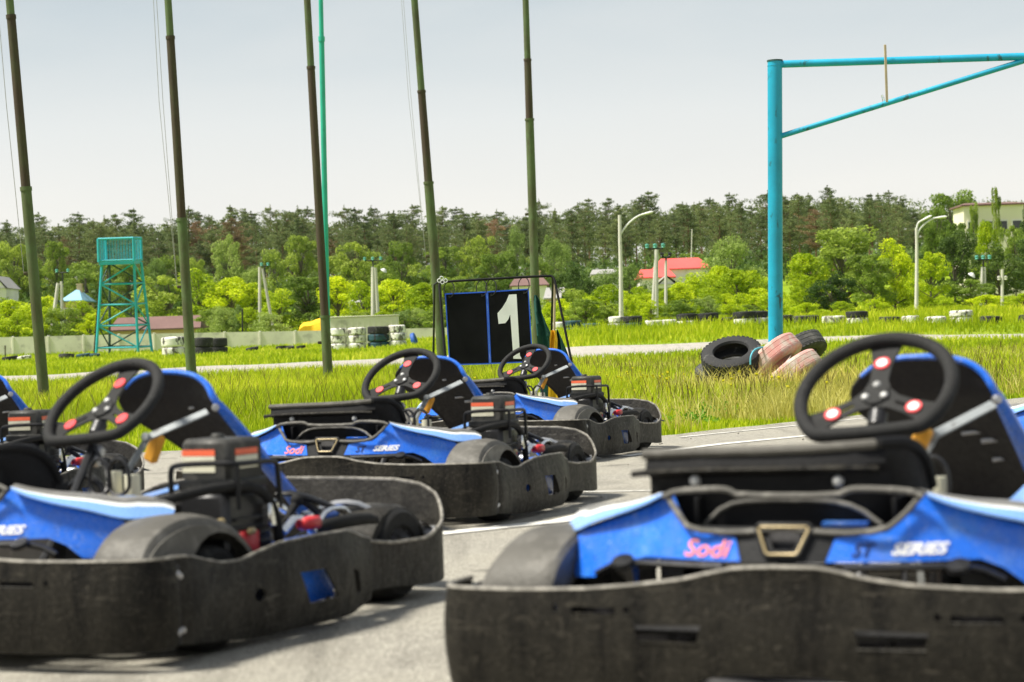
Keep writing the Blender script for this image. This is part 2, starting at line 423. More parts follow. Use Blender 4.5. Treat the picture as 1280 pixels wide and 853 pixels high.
def empty(name, loc, rz=0, **k):
    o = bpy.data.objects.new(name, None); COL.objects.link(o); o.location = loc; o.rotation_euler = (0, 0, rz)
    o.empty_display_size = .2; tag(o, **k); return o
def dup(root, loc=None, rot=None, scale=None, **k):
    r = root.copy(); COL.objects.link(r)
    if loc is not None: r.location = loc
    if rot is not None: r.rotation_euler = rot
    if scale is not None: r.scale = scale if hasattr(scale, '__len__') else (scale,)*3
    for key, v in k.items(): tag(r, **{key: v})
    for ch in list(root.children):
        c = ch.copy(); COL.objects.link(c); c.parent = r
        for g in list(ch.children):
            d = g.copy(); COL.objects.link(d); d.parent = c
    return r

def split_islands(o, name=None):
    """give every separate piece of a mesh its own object under the same parent"""
    me = o.data; n = len(me.vertices); par = list(range(n))
    def find(a):
        while par[a] != a: par[a] = par[par[a]]; a = par[a]
        return a
    for e in me.edges:
        a, c = find(e.vertices[0]), find(e.vertices[1])
        if a != c: par[a] = c
    groups = {}
    for p in me.polygons: groups.setdefault(find(p.vertices[0]), []).append(p)
    out = []
    for g in groups.values():
        ids = sorted({v for p in g for v in p.vertices}); mp = {v: i for i, v in enumerate(ids)}
        b = B(); b.v = [tuple(me.vertices[v].co) for v in ids]; b.f = [tuple(mp[v] for v in p.vertices) for p in g]
        q = b.build(name or o.name.split('.')[0], me.materials[0], o.parent, loc=o.location, smooth=50); out.append(q)
    bpy.data.objects.remove(o); return out

# ================================================================== KART
def lin(x, tab):
    return float(np.interp(x, [t[0] for t in tab], [t[1] for t in tab]))
def bezierish(pts, n):
    """smooth polyline through points (Catmull-Rom)"""
    P = [Vector(p) for p in pts]; out = []
    for i in range(len(P)-1):
        p0, p1, p2, p3 = P[max(i-1, 0)], P[i], P[i+1], P[min(i+2, len(P)-1)]
        for k in range(n):
            t = k/n; out.append(.5*((2*p1)+(p2-p0)*t+(2*p0-5*p1+4*p2-p3)*t*t+(3*p1-p0-3*p2+p3)*t**3))
    out.append(P[-1]); return out
def pathmap(path2):
    """arc-length map of a plan-view path -> (x,y,nx,ny)"""
    P = [Vector((p[0], p[1])) for p in path2]; S = [0]
    for a, c in zip(P, P[1:]): S.append(S[-1]+(c-a).length)
    def f(s):
        s = max(0, min(S[-1], s)); i = 0
        while i < len(S)-2 and s > S[i+1]: i += 1
        t = (s-S[i])/(S[i+1]-S[i]); p = P[i].lerp(P[i+1], t)
        d0 = (P[i+1]-P[i]).normalized()
        d1 = (P[min(i+2, len(P)-1)]-P[min(i+1, len(P)-2)]).normalized(); dm = (P[i]-P[max(i-1, 0)]).normalized() if i > 0 else d0
        d = (d0*(1-abs(t-.5)) + (d1 if t > .5 else dm)*abs(t-.5)).normalized()
        return p.x, p.y, d.y, -d.x                    # outward normal for a path running left->right (viewer side)
    return f, S[-1]
def make_kart():
    K = empty('go_kart', (0, 0, 0))
    # ---- front bumper -------------------------------------------------
    plan = bezierish([(-.728, .275, 0), (-.735, .20, 0), (-.715, .135, 0), (-.66, .112, 0), (-.45, .10, 0), (-.2, .085, 0), (0, .082, 0),
                      (.2, .085, 0), (.45, .10, 0), (.62, .135, 0), (.69, .18, 0), (.712, .235, 0), (.708, .272, 0)], 4)
    pm, SL = pathmap(plan)
    s0 = 0; best = 9
    for i in range(400):
        s = SL*i/399
        if abs(pm(s)[0]) < best: best = abs(pm(s)[0]); s0 = s
    top = [(-.99, .258), (-.82, .250), (-.55, .249), (-.40, .254), (-.30, .263), (-.19, .277), (-.13, .291), (-.08, .301), (0, .304), (.08, .303), (.12, .297),
           (.17, .284), (.26, .272), (.40, .266), (.60, .266), (.80, .264), (.99, .256)]
    bot = [(-.99, .05), (-.3, .045), (-.2, .06), (-.14, .088), (-.08, .098), (.08, .098), (.14, .088), (.2, .06), (.3, .045), (.99, .05)]
    e = SL/2
    sl = [-s0+.004+(SL-.008)*i/60 for i in range(61)]
    outl = [(s, lin(s, bot)) for s in sl] + [(s, lin(s, top)) for s in reversed(sl)]
    def fm(p, t):
        x, y, nx, ny = pm(p[0]+s0)
        bul = .012*math.sin(max(0, min(1, (p[1]-.04)/.23))*PI)
        q = (bul - t); return Vector((x+nx*q, y+ny*q, p[1]))
    holes = []
    for sg in (-1, 1):
        holes.append([(sg*.150, .190), (sg*.290, .186), (sg*.282, .160), (sg*.160, .155)])
        holes.append([(sg*.330, .219), (sg*.425, .219), (sg*.425, .207), (sg*.330, .207)])
        holes.append([(sg*.30, .222), (sg*.312, .222), (sg*.312, .210), (sg*.30, .210)])
        holes.append([(sg*.455, .222), (sg*.467, .222), (sg*.467, .210), (sg*.455, .210)])
    b = B(); sheet(b, outl, holes, fm, .028, .006)
    lipf = B()
    for sg in (-1, 1):
        sb = B(); sb.box((sg*.707, .276, .148), (.012, .016, .19), bev=.003); sb.build('bumper_seam', 'seat_liner', K)
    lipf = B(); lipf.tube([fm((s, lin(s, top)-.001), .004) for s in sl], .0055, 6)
    for sg in (-1, 1):
        hb = [(sg*.155, .153), (sg*.285, .157)]
        b.tube([fm((hb[0][0]+(hb[1][0]-hb[0][0])*i/6, hb[0][1]), .001) for i in range(7)], .003, 5)
        b.tube([fm((sg*(.33+.095*i/6), .2055), .001) for i in range(7)], .0022, 5)
    fb = b.build('front_bumper', 'bumper_plastic', K); lipf.build('bumper_lip', 'lip_highlight', fb)
    b = B()
    for sg in (-1, 1):
        for (s_, z_) in ((.84, .222), (.84, .084)):
            q = fm((sg*s_, z_), 0); _, _, nx, ny = pm(sg*s_+s0)
            b.lathe([(0, .004), (.006, .003), (.008, 0), (.010, 0), (.010, -.004)], q, (nx, ny, 0), 10)
    split_islands(b.build('bolts', 'steel', fb, smooth=0), 'bolt')
    # dark structure behind the bumper holes
    b = B(); b.tube([(-.5, .2, .17), (-.44, .15, .17), (.44, .15, .17), (.5, .2, .17)], .014, 8, smooth=2)
    b.tube([(-.3, .3, .09), (-.27, .17, .09), (.27, .17, .09), (.3, .3, .09)], .012, 8, smooth=1)
    for x in (-.24, -.2, .2): b.tube([(x, .16, .09), (x, .155, .18)], .008, 6)
    b.build('bumper_bracket', 'metal_dark', K)
    b = B(); b.box((0, .30, .13), (.96, .006, .17)); b.build('front_shield', 'seat_liner', K)
    # ---- side bumpers ------------------------------------------------
    def side(sg):
        pl = bezierish([(.682, .283, 0), (.703, .325, 0), (.695, .48, 0), (.70, .60, 0), (.715, .72, 0), (.715, .98, 0), (.70, 1.08, 0), (.672, 1.17, 0), (.66, 1.24, 0)], 4)
        pf, L = pathmap([(sg*p[0], p[1]) for p in pl])
        tp = [(0, .262), (.06, .260), (.12, .245), (.2, .228), (.28, .225), (.36, .240), (.44, .253), (.60, .256), (.78, .252), (.86, .236), (.93, .218), (.99, .208)]
        bt = [(0, .05), (.1, .042), (.3, .022), (.8, .02), (.93, .03), (.99, .045)]
        ss = [.002+(L-.004)*i/40 for i in range(41)]
        ol = [(s, lin(s, bt)) for s in ss]+[(s, lin(s, tp)) for s in reversed(ss)]
        def f(p, t):
            x, y, nx, ny = pf(p[0]); out = sg*abs(nx)
            bul = .016*math.sin(max(0, min(1, (p[1]-.02)/.23))*PI)
            return Vector((x + (bul-t)*math.copysign(1, out)*abs(nx), y - (bul-t)*.3*0, p[1]))
        hs = [[(.335+.022*math.cos(a*PI/4), .130+.017*math.sin(a*PI/4)) for a in range(8)],
              [(.505, .168), (.625, .165), (.690, .085), (.655, .078), (.640, .090), (.627, .078), (.550, .082)],
              [(.785, .150), (.835, .135), (.865, .075), (.835, .068), (.80, .10)]]
        b = B(); sheet(b, ol, hs, f, .03, .006)
        o = b.build('side_bumper', 'side_plastic', K)
        b = B(); b.tube([f((s, lin(s, tp)-.001), .004) for s in ss], .0050, 6); b.build('bumper_lip', 'lip_highlight', o)
        bb = B()
        for (s_, z_) in ((.02, .215), (.02, .085)): bb.lathe([(0, .005), (.007, .004), (.009, 0), (.010, -.003)], f((s_, z_), 0), (sg, 0, 0), 10)
        split_islands(bb.build('bolts', 'steel', o, smooth=0), 'bolt')
        b = B(); b.box((sg*.655, .90, .145), (.03, .28, .16), bev=.01); b.build('pod_core', 'blue_plastic', K)
    side(1); side(-1)
    # ---- rear bumper -------------------------------------------------
    rp = bezierish([(-.655, 1.23, 0), (-.665, 1.45, 0), (-.655, 1.66, 0), (-.60, 1.76, 0), (-.48, 1.81, 0), (0, 1.84, 0), (.48, 1.81, 0), (.60, 1.76, 0), (.655, 1.66, 0), (.665, 1.45, 0), (.655, 1.23, 0)], 5)
    rf, RL = pathmap(rp)
    def rtop(s):
        d = min(s, RL-s)
        return lin(d, [(0, .205), (.15, .185), (.35, .180), (.42, .20), (.50, .225), (.58, .285), (.66, .318), (.76, .332), (.95, .335), (1.3, .335)])
    ss = [RL*i/70 for i in range(71)]
    def rm(p, t):
        x, y, nx, ny = rf(p[0]); lean = max(0, p[1]-.2)*.25
        return Vector((x+nx*t, y+ny*t + lean, p[1]))
    ol = [(s, .05+.01*math.sin(s*9)) for s in ss]+[(s, rtop(s)) for s in reversed(ss)]
    c = RL/2
    b = B(); sheet(b, ol, [[(c-.3, .26), (c+.3, .26), (c+.3, .2), (c-.3, .2)]], rm, .035, .006)
    rb = b.build('rear_bumper', 'side_plastic', K)
    b = B(); b.tube([rm((s, rtop(s)-.001), .003) for s in ss], .0055, 6); b.build('bumper_lip', 'lip_highlight', rb)
    # ---- nose fairing -------------------------------------------------
    def ny_(x, z): return .105 + .42*(z-.25) + .78*x*x*(1 if abs(x) < .52 else 1)
    def nm(p, t): return Vector((p[0], ny_(p[0], p[1])+t, p[1]))
    halfout = [(.085, .308), (.36, .308), (.40, .290), (.44, .258), (.505, .252), (.53, .318), (.50, .345), (.43, .368), (.36, .388), (.305, .408), (.262, .430),
               (.250, .428), (.235, .405), (.212, .375), (.195, .362), (.10, .352)]
    for sg in (1, -1):
        b = B(); sheet(b, [(sg*x, z) for x, z in halfout], [], nm, .022, .005)
        nose = b.build('nose_cone', 'blue_plastic', K)
        # dark outline rim + stripes above
        up = [(.262, .432), (.305, .410), (.36, .390), (.43, .370), (.50, .347), (.532, .322)]
        b = B(); b.tube([nm((sg*x, z), -.001) for x, z in up], .0035, 6)
        b.tube([nm((sg*x, z), -.001) for x, z in [(.53, .32), (.505, .25)]], .0035, 6)
        b.build('nose_trim', 'black_plastic', K)
        # shoulder: pale blue band, white band, grey pod top, swept back
        crv = [(.268, .205, .433), (.31, .215, .414), (.37, .24, .394), (.44, .28, .374), (.505, .33, .350), (.54, .385, .345), (.575, .45, .348)]
        def band(o1, o2, name, mat):
            r1 = []; r2 = []
            for i, q in enumerate(bezierish(crv, 4)):
                t = i/24.; w = lin(t, [(0, .08), (.35, .45), (.75, 1), (.9, .85), (1, .4)])
                a = Vector((q.x*sg, q.y, q.z)); off = Vector((-.014*sg, .036, .036))
                r1.append(a+off*o1*w*1.0); r2.append(a+off*o2*w)
            bb = B(); n = len(r1); bb.add(r1+r2+[p-Vector((0, 0, .004)) for p in r1+r2],
                [(i, i+1, n+i+1, n+i) for i in range(n-1)]+[(2*n+i, 3*n+i, 3*n+i+1, 2*n+i+1) for i in range(n-1)]+
                [(i, 2*n+i, 2*n+i+1, i+1) for i in range(n-1)]+[(n+i, n+i+1, 3*n+i+1, 3*n+i) for i in range(n-1)])
            bb.build(name, mat, K)
        band(.04, .80, 'pod_band', 'pale_blue_plastic'); band(.80, 1.05, 'pod_stripe', 'white_plastic'); band(1.05, 1.32, 'pod_shoulder', 'console_plastic')
        P = []
        for i, q in enumerate(bezierish(crv, 4)):
            w = lin(i/24., [(0, .08), (.35, .45), (.75, 1), (.9, .85), (1, .4)]); a = Vector((q.x*sg, q.y, q.z)) + Vector((-.014*sg, .036, .036))*1.32*w
            P.append([a, a+Vector((-.03*sg, .05, .003)), a+Vector((-.07*sg, .12, -.02)), a+Vector((-.09*sg, .15, -.08))])
        b = B(); b.grid(P); b.build('pod_top', 'console_plastic', K)
        # inner console sweeping up to the engine
        P = []
        for (x, y, z, w) in [(.27, .38, .40, .02), (.33, .50, .375, .05), (.36, .62, .36, .06), (.36, .76, .375, .055), (.36, .88, .39, .05), (.36, 1.0, .36, .04), (.36, 1.15, .24, .04)]:
            P.append([Vector((sg*(x+w*math.cos(a)), y, z+.6*w*math.sin(a)-.02)) for a in [PI*k/8 for k in range(9)]] + [Vector((sg*(x-w), y, .14)), Vector((sg*(x+w), y, .14))])
        P = [r+[r[0]] for r in P]
        b = B(); b.grid(P); con = b.build('side_console', 'console_plastic', K)
        b = B()
        b.grid([[Vector((sg*(x-.025), y, z-.02+.6*w+.0035)), Vector((sg*(x), y, z-.02+.6*w+.0050)), Vector((sg*(x+.018), y, z-.02+.6*w+.0025))] for (x, y, z, w) in [(.33, .50, .375, .05), (.36, .62, .36, .06), (.36, .76, .375, .055), (.36, .88, .39, .05)]])
        b.build('stripe', 'pale_blue_plastic', con)
        # bracket under nose
        b = B(); b.tube([(sg*.12, .135, .297), (sg*.30, .16, .300), (sg*.36, .19, .296), (sg*.41, .20, .272)], .011, 8, flat=.7, smooth=1)
        b.lathe([(0, .012), (.022, .010), (.024, 0), (.016, -.006), (0, -.006)], (sg*.335, .155, .298), (0, -.5, 1), 14)
        b.build('nose_bracket', 'black_plastic', K)
    # centre web, badge
    b = B(); sheet(b, [(-.105, .306), (.105, .306), (.10, .352), (.195, .362), (.235, .372), (.235, .350), (.232, .36), (.20, .356)][:4] + [(.19, .372), (-.19, .372), (-.195, .362), (-.10, .352)],
                   [[(-.035, .368), (.035, .368), (.020, .330), (-.020, .330)]], lambda p, t: nm(p, t+.004), .02, .005)
    b.build('nose_web', 'black_plastic', K)
    b = B(); tr = [(-.052, .374), (.052, .374), (.030, .323), (-.030, .323)]
    tr2 = []
    for a_, c_ in zip(tr, tr[1:]+tr[:1]): tr2 += [tuple(a_[k]*.93+c_[k]*.07 for k in (0, 1)), tuple(a_[k]*.07+c_[k]*.93 for k in (0, 1))]
    b.tube([nm((p[0]*1.12, (p[1]-.349)*1.15+.349), -.004) for p in tr2], .005, 8, closed=True); bd = b.build('badge', 'black_plastic', K)
    b = B(); b.tube([nm(p, -.008) for p in tr2], .0027, 8, closed=True); b.build('badge_line', 'gold', bd)
    b = B(); b.grid([[nm((-.048+(.096)*i/6*(1), .371), .03), nm((-.030+.06*i/6, .325), .03)] for i in range(7)]); b.build('badge_opening', 'seat_liner', bd)
    # lettering
    o = textmesh('Sodi', .056, lambda p: nm((-.163+p[0]*1.02, .329+p[1]*.82), -.0025), .30, .0006, 'sticker_pink', 'maker_lettering', K)
    o['label'] = 'orange red script reading Sodi'
    textmesh('ST', .034, lambda p: nm((.150+p[0], .329+p[1]), -.0025), .35, .0008, 'sticker_navy', 'series_lettering', K)
    o = textmesh('SERIES', .029, lambda p: nm((.252+p[0]*1.18, .330+p[1]), -.003), .35, .0012, 'white_plastic', 'series_lettering', K)
    # tray rim + basket
    b = B()
    rim = [(-.262, .20, .428), (-.235, .20, .440), (-.15, .20, .444), (-.125, .20, .442), (-.105, .20, .430), (.095, .20, .430), (.115, .20, .441), (.14, .20, .444), (.235, .20, .440), (.262, .20, .428)]
    b.tube(rim, .0065, 8, smooth=1)
    for sg in (-1, 1): b.tube([(sg*.255, .205, .428), (sg*.228, .19, .395), (sg*.195, .16, .366), (sg*.10, .155, .360), (0, .155, .372)], .006, 8, smooth=1)
    b.tube([(-.19, .24, .37), (-.15, .25, .408), (-.09, .25, .418), (.06, .25, .418), (.12, .25, .405), (.17, .24, .37)], .0055, 6, smooth=1)
    b.build('nose_rim', 'nose_edge', K)
    b = B(); b.box((0, .36, .345), (.40, .30, .012), bev=.003); b.box((0, .505, .385), (.40, .012, .09), bev=.003)
    for sg in (-1, 1): b.box((sg*.20, .36, .385), (.008, .28, .08), bev=.003)
    b.build('nose_basket', 'fairing_plastic', K)
    b = B(); b.box((.10, .235, .371), (.09, .03, .012), bev=.003); b.build('basket_label', 'blue_plastic', K)
    # ---- front fairing panel -----------------------------------------
    b = B(); P = []
    for (x, y, zt) in [(-.315, .26, .505), (-.20, .25, .508), (0, .25, .510), (.12, .255, .516), (.175, .275, .520), (.203, .32, .518), (.213, .37, .508), (.220, .41, .480), (.222, .44, .43)]:
        P.append([Vector((x, y, zt)), Vector((x, y-.012, zt-.03)), Vector((x+.004, y+.006, zt-.045)), Vector((x+.004, y+.006, .425)), Vector((x, y+.01, .36))])
    Q = [[p+Vector((-.006, .010, 0)) for p in r] for r in P]
    loop = [r+list(reversed(q)) for r, q in zip(P, Q)]; loop = [r+[r[0]] for r in loop]
    b.grid(loop); pan = b.build('front_panel', 'fairing_plastic', K)
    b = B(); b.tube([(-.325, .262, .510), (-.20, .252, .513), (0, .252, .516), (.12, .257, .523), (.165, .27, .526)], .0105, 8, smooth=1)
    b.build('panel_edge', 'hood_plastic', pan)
    b = B(); b.tube([(.155, .266, .526), (.185, .29, .527), (.204, .325, .525), (.214, .375, .512), (.221, .415, .482), (.223, .445, .43)], .0125, 8, smooth=1)
    b.build('panel_corner', 'fairing_plastic', pan)
    b = B(); b.tube([(-.345, .250, .470), (-.31, .240, .474), (-.20, .236, .478), (0, .236, .480), (.12, .24, .481), (.165, .252, .478)], .0085, 8, smooth=1, flat=.8)
    b.build('panel_ridge', 'bumper_plastic', pan)
    b = B()
    for (x, y, z) in ((-.21, .243, .457), (.085, .243, .455), (.203, .37, .462)):
        b.lathe([(0, .008), (.008, .006), (.010, 0), (.012, -.004)], (x, y, z), (0.1 if x < .2 else 1, -1, .1), 12)
    split_islands(b.build('bolts', 'bolt_metal', pan, smooth=0), 'bolt')
    # ---- hoods and wheels --------------------------------------------
    prof = bezierish([(.185, .215, 0), (.20, .262, 0), (.25, .308, 0), (.33, .338, 0), (.42, .349, 0), (.52, .338, 0), (.60, .305, 0), (.655, .250, 0), (.675, .19, 0)], 3)
    for sg in (1, -1):
        P = []; n = len(prof)
        for k, q in enumerate(prof):
            y, z = q.x, q.y; xo = .682 - .028*math.sin(PI*k/(n-1)); xi = .515 - .01*math.sin(PI*k/(n-1))
            P.append([Vector((sg*xi, y, max(z-.09, .15))), Vector((sg*xi, y, z-.014)), Vector((sg*(xi+.010), y, z-.002)), Vector((sg*(xi+.03), y, z)), Vector((sg*.60, y, z+.004)), Vector((sg*(xo-.03), y, z)), Vector((sg*(xo-.010), y, z-.006)), Vector((sg*xo, y, z-.022)), Vector((sg*(xo+.004), y, z-.032)),
                      Vector((sg*(xo-.006), y, z-.03)), Vector((sg*(xo-.02), y, z-.014)), Vector((sg*.60, y, z-.006)), Vector((sg*(xi+.02), y, z-.012)), Vector((sg*(xi+.008), y, max(z-.09, .15)))])
        P = [r+[r[0]] for r in P]
        b = B(); b.grid(P)
        arc = [(.505+.150*math.cos(a), .150+.150*math.sin(a)) for a in [PI-PI*k/12 for k in range(0, 12)]]
        topc = [(q.x, q.y-.024) for q in prof if q.x < .66]
        pol = topc + [(p[0], p[1]) for p in reversed(arc) if p[1] < .31 and True] + [(.355, .14), (.19, .14)]
        sheet(b, pol, [], lambda p, t: Vector((sg*(.682-t-.02*max(0, min(1, (p[1]-.2)/.13))), p[0], p[1])), .03, .004)
        b.build('wheel_hood', 'hood_plastic', K)
    def wheel(x, y, R, w, front):
        b = B(); hw = w/2
        prof = [(R*.52, -hw*.9), (R*.6, -hw), (R*.86, -hw), (R*.96, -hw*.82), (R, -hw*.5), (R, hw*.5), (R*.96, hw*.82), (R*.86, hw), (R*.6, hw), (R*.52, hw*.9), (R*.5, 0), (R*.52, -hw*.9)]
        e = empty('wheel', (0, 0, 0)); e.parent = K
        b.lathe(prof, (x, y, R), (1, 0, 0), 28); b.build('tyre', 'rubber', e)
        b = B(); b.lathe([(0, hw*.5), (R*.18, hw*.55), (R*.22, hw*.2), (R*.42, hw*.15), (R*.53, hw*.92), (R*.53, -hw*.92), (R*.42, -hw*.15), (R*.22, -hw*.2), (0, -hw*.3)], (x, y, R), (1, 0, 0), 20)
        b.build('rim', 'steel', e)
    for sg in (1, -1):
        wheel(sg*.60, .505, .134, .13, True); wheel(sg*.53, 1.50, .14, .18, False)
        # rear mudguard dome
        P = []
        for i in range(11):
            a = PI*(.04+.92*i/10); y = 1.50-.165*math.cos(a); z = .15+.135*math.sin(a)
            P.append([Vector((sg*.42, y, z-.03)), Vector((sg*.43, y, z-.006)), Vector((sg*.46, y, z)), Vector((sg*.58, y, z)), Vector((sg*.605, y, z-.01)), Vector((sg*.61, y, z-.035))])
        b = B(); b.grid(P); b.build('rear_mudguard', 'side_plastic', K)
    # ---- chassis -------------------------------------------------------
    b = B(); b.box((0, .62, .045), (.62, .98, .012), bev=.003); b.build('floor_tray', 'steel', K)
    b = B(); b.box((0, .72, .056), (.42, .55, .008), bev=.002); b.build('floor_mat', 'tan_tray', K)
    b = B()
    for sg in (1, -1):
        b.tube([(sg*.22, .15, .075), (sg*.26, .5, .075), (sg*.34, .9, .075), (sg*.34, 1.4, .075), (sg*.3, 1.72, .11)], .015, 8, smooth=2)
        b.tube([(sg*.3, .505, .10), (sg*.54, .505, .135)], .013, 8)
        b.tube([(sg*.34, .9, .08), (sg*.62, .85, .1), (sg*.62, 1.1, .1), (sg*.34, 1.12, .08)], .012, 8, smooth=1)
    b.tube([(-.52, 1.5, .14), (.52, 1.5, .14)], .02, 10)
    b.tube([(-.5, 1.72, .2), (-.3, 1.76, .22), (.3, 1.76, .22), (.5, 1.72, .2)], .013, 8, smooth=1)
    b.tube([(-.3, .42, .08), (.3, .42, .08)], .015, 8)
    b.build('chassis_tubes', 'metal_dark', K)
    # ---- pedals (hoops) --------------------------------------------------
    for x in (.085, .150):
        b = B(); b.tube([(x-.034, .78, .38), (x-.036, .78, .425), (x-.024, .78, .458), (x, .78, .47), (x+.024, .78, .458), (x+.036, .78, .425), (x+.034, .78, .38), (x, .77, .365)], .0055, 8, closed=True, smooth=1)
        b.tube([(x, .77, .365), (x, .74, .08)], .007, 8); b.build('pedal', 'metal_dark', K)
    b = B(); b.tube([(.09, .84, .36), (.09, .84, .43)], .020, 12); b.tube([(.15, .84, .36), (.15, .84, .42)], .022, 12); b.build('brake_reservoir', 'label_cream', K)
    # ---- steering -------------------------------------------------------
    nrm = Vector((-.079, -.6608, .7464)).normalized(); ex = Vector((.99293, -.1187, 0)); up = nrm.cross(ex)
    if up.z < 0: up = -up
    ex, up = ex*math.cos(.115)+up*math.sin(.115), up*math.cos(.115)-ex*math.sin(.115)
    C0 = Vector((-.005, .923, .597))
    def W(x, y, n=0): return C0 + ex*x + up*y + nrm*n
    sw = empty('steering_wheel', (0, 0, 0)); sw.parent = K
    ring = []
    for i in range(48):
        a = 2*PI*i/48; x, y = .176*math.cos(a), .176*math.sin(a)+.006
        y = -.122 + (y+.122)*.12 if y < -.122 else y
        ring.append(W(x, y, .010))
    b = B(); b.tube(ring, .0168, 12, closed=True, smooth=1); b.build('rim', 'grip', sw)
    b = B()
    def wm(p, t): return W(p[0], p[1], t)
    def spoke(ang, L, slot):
        ca, sa = math.cos(ang), math.sin(ang)
        r = lambda q: (q[0]*ca - q[1]*sa, q[0]*sa + q[1]*ca)
        ol = [r(q) for q in [(0.02, -.032), (.05, -.022), (L*.6, -.023), (L*.82, -.030), (L, -.038), (L, .038), (L*.82, .030), (L*.6, .023), (.05, .022), (.02, .032)]]
        sheet(b, ol, [[r(q) for q in [(.055, -.004), (.092, -.004), (.092, .004), (.055, .004)]]] if slot else [], lambda p, t: W(p[0], p[1], .004-t - .004*min(1, math.hypot(*p)/L)), .02, .005)
    spoke(math.radians(90), .168, False); spoke(math.radians(208), .160, True); spoke(math.radians(-28), .160, True)
    b.lathe([(0, .006), (.030, .006), (.033, .002), (.033, -.006), (0, -.006)], W(0, 0, .003), nrm, 24)
    b.build('spokes', 'spoke_metal', sw)
    for ang in (90, 208, -28):
        a = math.radians(ang); c_ = W(.107*math.cos(a), .107*math.sin(a), .0035)
        b = B(); b.lathe([(0, .0025), (.0185, .0025), (.019, 0), (.019, -.002)], c_, nrm, 20); e = b.build('emblem', 'sticker_red', sw, smooth=0)
        b = B(); b.lathe([(0, .0034), (.0118, .0034), (.0120, .0030)], c_, nrm, 20)
        b.build('emblem_mark', 'white_plastic', e, smooth=0)
    b = B()
    for ang in (90, 210, -30):
        a = math.radians(ang); b.lathe([(0, .006), (.006, .006), (.0095, .002), (.0095, 0)], W(.030*math.cos(a)*.85, .030*math.sin(a)*.85+.004, .009), nrm, 12)
    split_islands(b.build('bolts', 'bolt_metal', sw), 'bolt')
    b = B(); b.tube([W(0, 0, -.01), (0.01, .86, .52), (0.02, .70, .30), (.03, .52, .12)], .013, 8); b.tube([(-.14, .80, .08), (-.05, .80, .38), (.02, .80, .43), (.09, .80, .38), (.16, .80, .08)], .011, 8, smooth=1)
    b.lathe([(0, .02), (.022, .018), (.022, -.018), (0, -.02)], (0.008, .875, .545), (0, .6, .8), 14)
    b.tube([(.02, .84, .50), (.08, .83, .42), (.10, .78, .36), (.10, .7, .2)], .006, 6, smooth=1)
    b.build('steering_column', 'metal_dark', K)
    b = B(); b.box((.015, .855, .47), (.035, .03, .06), Matrix.Rotation(-.6, 3, 'X'), .006); b.build('column_bracket', 'steel', K)
    b = B(); b.box((.055, 1.07, .48), (.04, .03, .085), Matrix.Rotation(.45, 3, 'Y'), .015); b.build('knee_pad', 'yellow_pad', K)
    b = B(); b.box((.16, 1.12, .16), (.20, .16, .14), bev=.02); b.build('tank_cover', 'seat_liner', K)
    # ---- seat -----------------------------------------------------------
    seat = empty('seat', (0, 0, 0)); seat.parent = K
    def yz(x, z):
        u_ = x/.24; zc = (z-.52)/.2
        return 1.20 + max(0, (.62-z))*1.05 + .10*max(0, 1-u_*u_)*max(0, 1-abs(zc)**2.5)**.5
    ol = [(.00, .707), (.06, .705), (.115, .692), (.155, .665), (.178, .635), (.190, .605), (.203, .55), (.220, .47), (.236, .40), (.250, .32), (.252, .22), (.16, .18), (.06, .20), (.0, .27), (-.02, .35), (-.04, .41), (-.09, .49), (-.135, .54), (-.168, .59), (-.165, .63), (-.14, .662), (-.10, .690), (-.05, .704)]
    b = B(); sheet(b, ol, [], lambda p, t: Vector((p[0], yz(p[0], p[1])-t, p[1])), .03, .006); b.build('seat_lining', 'seat_liner', seat)
    b = B(); sheet(b, [(x*1.012+.002, z+.002) for x, z in ol], [], lambda p, t: Vector((p[0], yz(p[0], p[1])+.004+t, p[1])), .04, .006); b.build('seat_shell', 'blue_plastic', seat)
    E3 = lambda p, d=0: Vector((p[0], yz(*p)+d, p[1]))
    top_e = bezierish([E3(p) for p in [(-.14, .664), (-.10, .692), (-.05, .706), (0, .709), (.06, .707), (.117, .695), (.160, .667), (.185, .630), (.197, .598)]], 4)
    b = B(); b.tube(top_e, [.007+.006*k/(len(top_e)-1) for k in range(len(top_e))], 8, flat=.8); b.build('seat_edge', 'blue_plastic', seat)
    b = B(); P = []
    for (x, z, wd) in [(.186, .612, .020), (.200, .560, .026), (.219, .490, .032), (.236, .415, .034), (.250, .33, .034), (.256, .24, .03)]:
        q = E3((x, z)); P.append([q+Vector((-wd*.35, -.006, -wd*.15)), q+Vector((wd*.1, -.015, 0)), q+Vector((wd*.75, -.010, wd*.3)), q+Vector((wd*.85, .006, wd*.3)), q+Vector((0, .012, 0)), q+Vector((-wd*.35, -.006, -wd*.15))])
    b.grid(P); b.build('seat_wing', 'blue_plastic', seat)
    b = B(); b.tube([E3(p) for p in [(-.14, .664), (-.165, .632), (-.168, .59), (-.135, .54), (-.09, .49), (-.04, .41), (-.02, .35), (.0, .27), (.06, .20)]], .006, 6, smooth=1); b.build('seat_border', 'seat_liner', seat)
    b = B()
    for (x, z, w_, h_) in ((.10, .515, .05, .009), (.145, .495, .045, .012), (.155, .445, .03, .010), (.06, .60, .02, .008)):
        b.box(E3((x, z), -.012), (w_, .004, h_), Matrix.Rotation(-.1, 3, 'Y'), .001)
    split_islands(b.build('seat_slot', 'steel', seat))
    b = B(); b.lathe([(0, .008), (.009, .007), (.012, 0), (.012, -.008)], E3((.197, .602), -.022), (.6, -.8, .1), 14); b.build('seat_bolt', 'steel', seat)
    b = B()
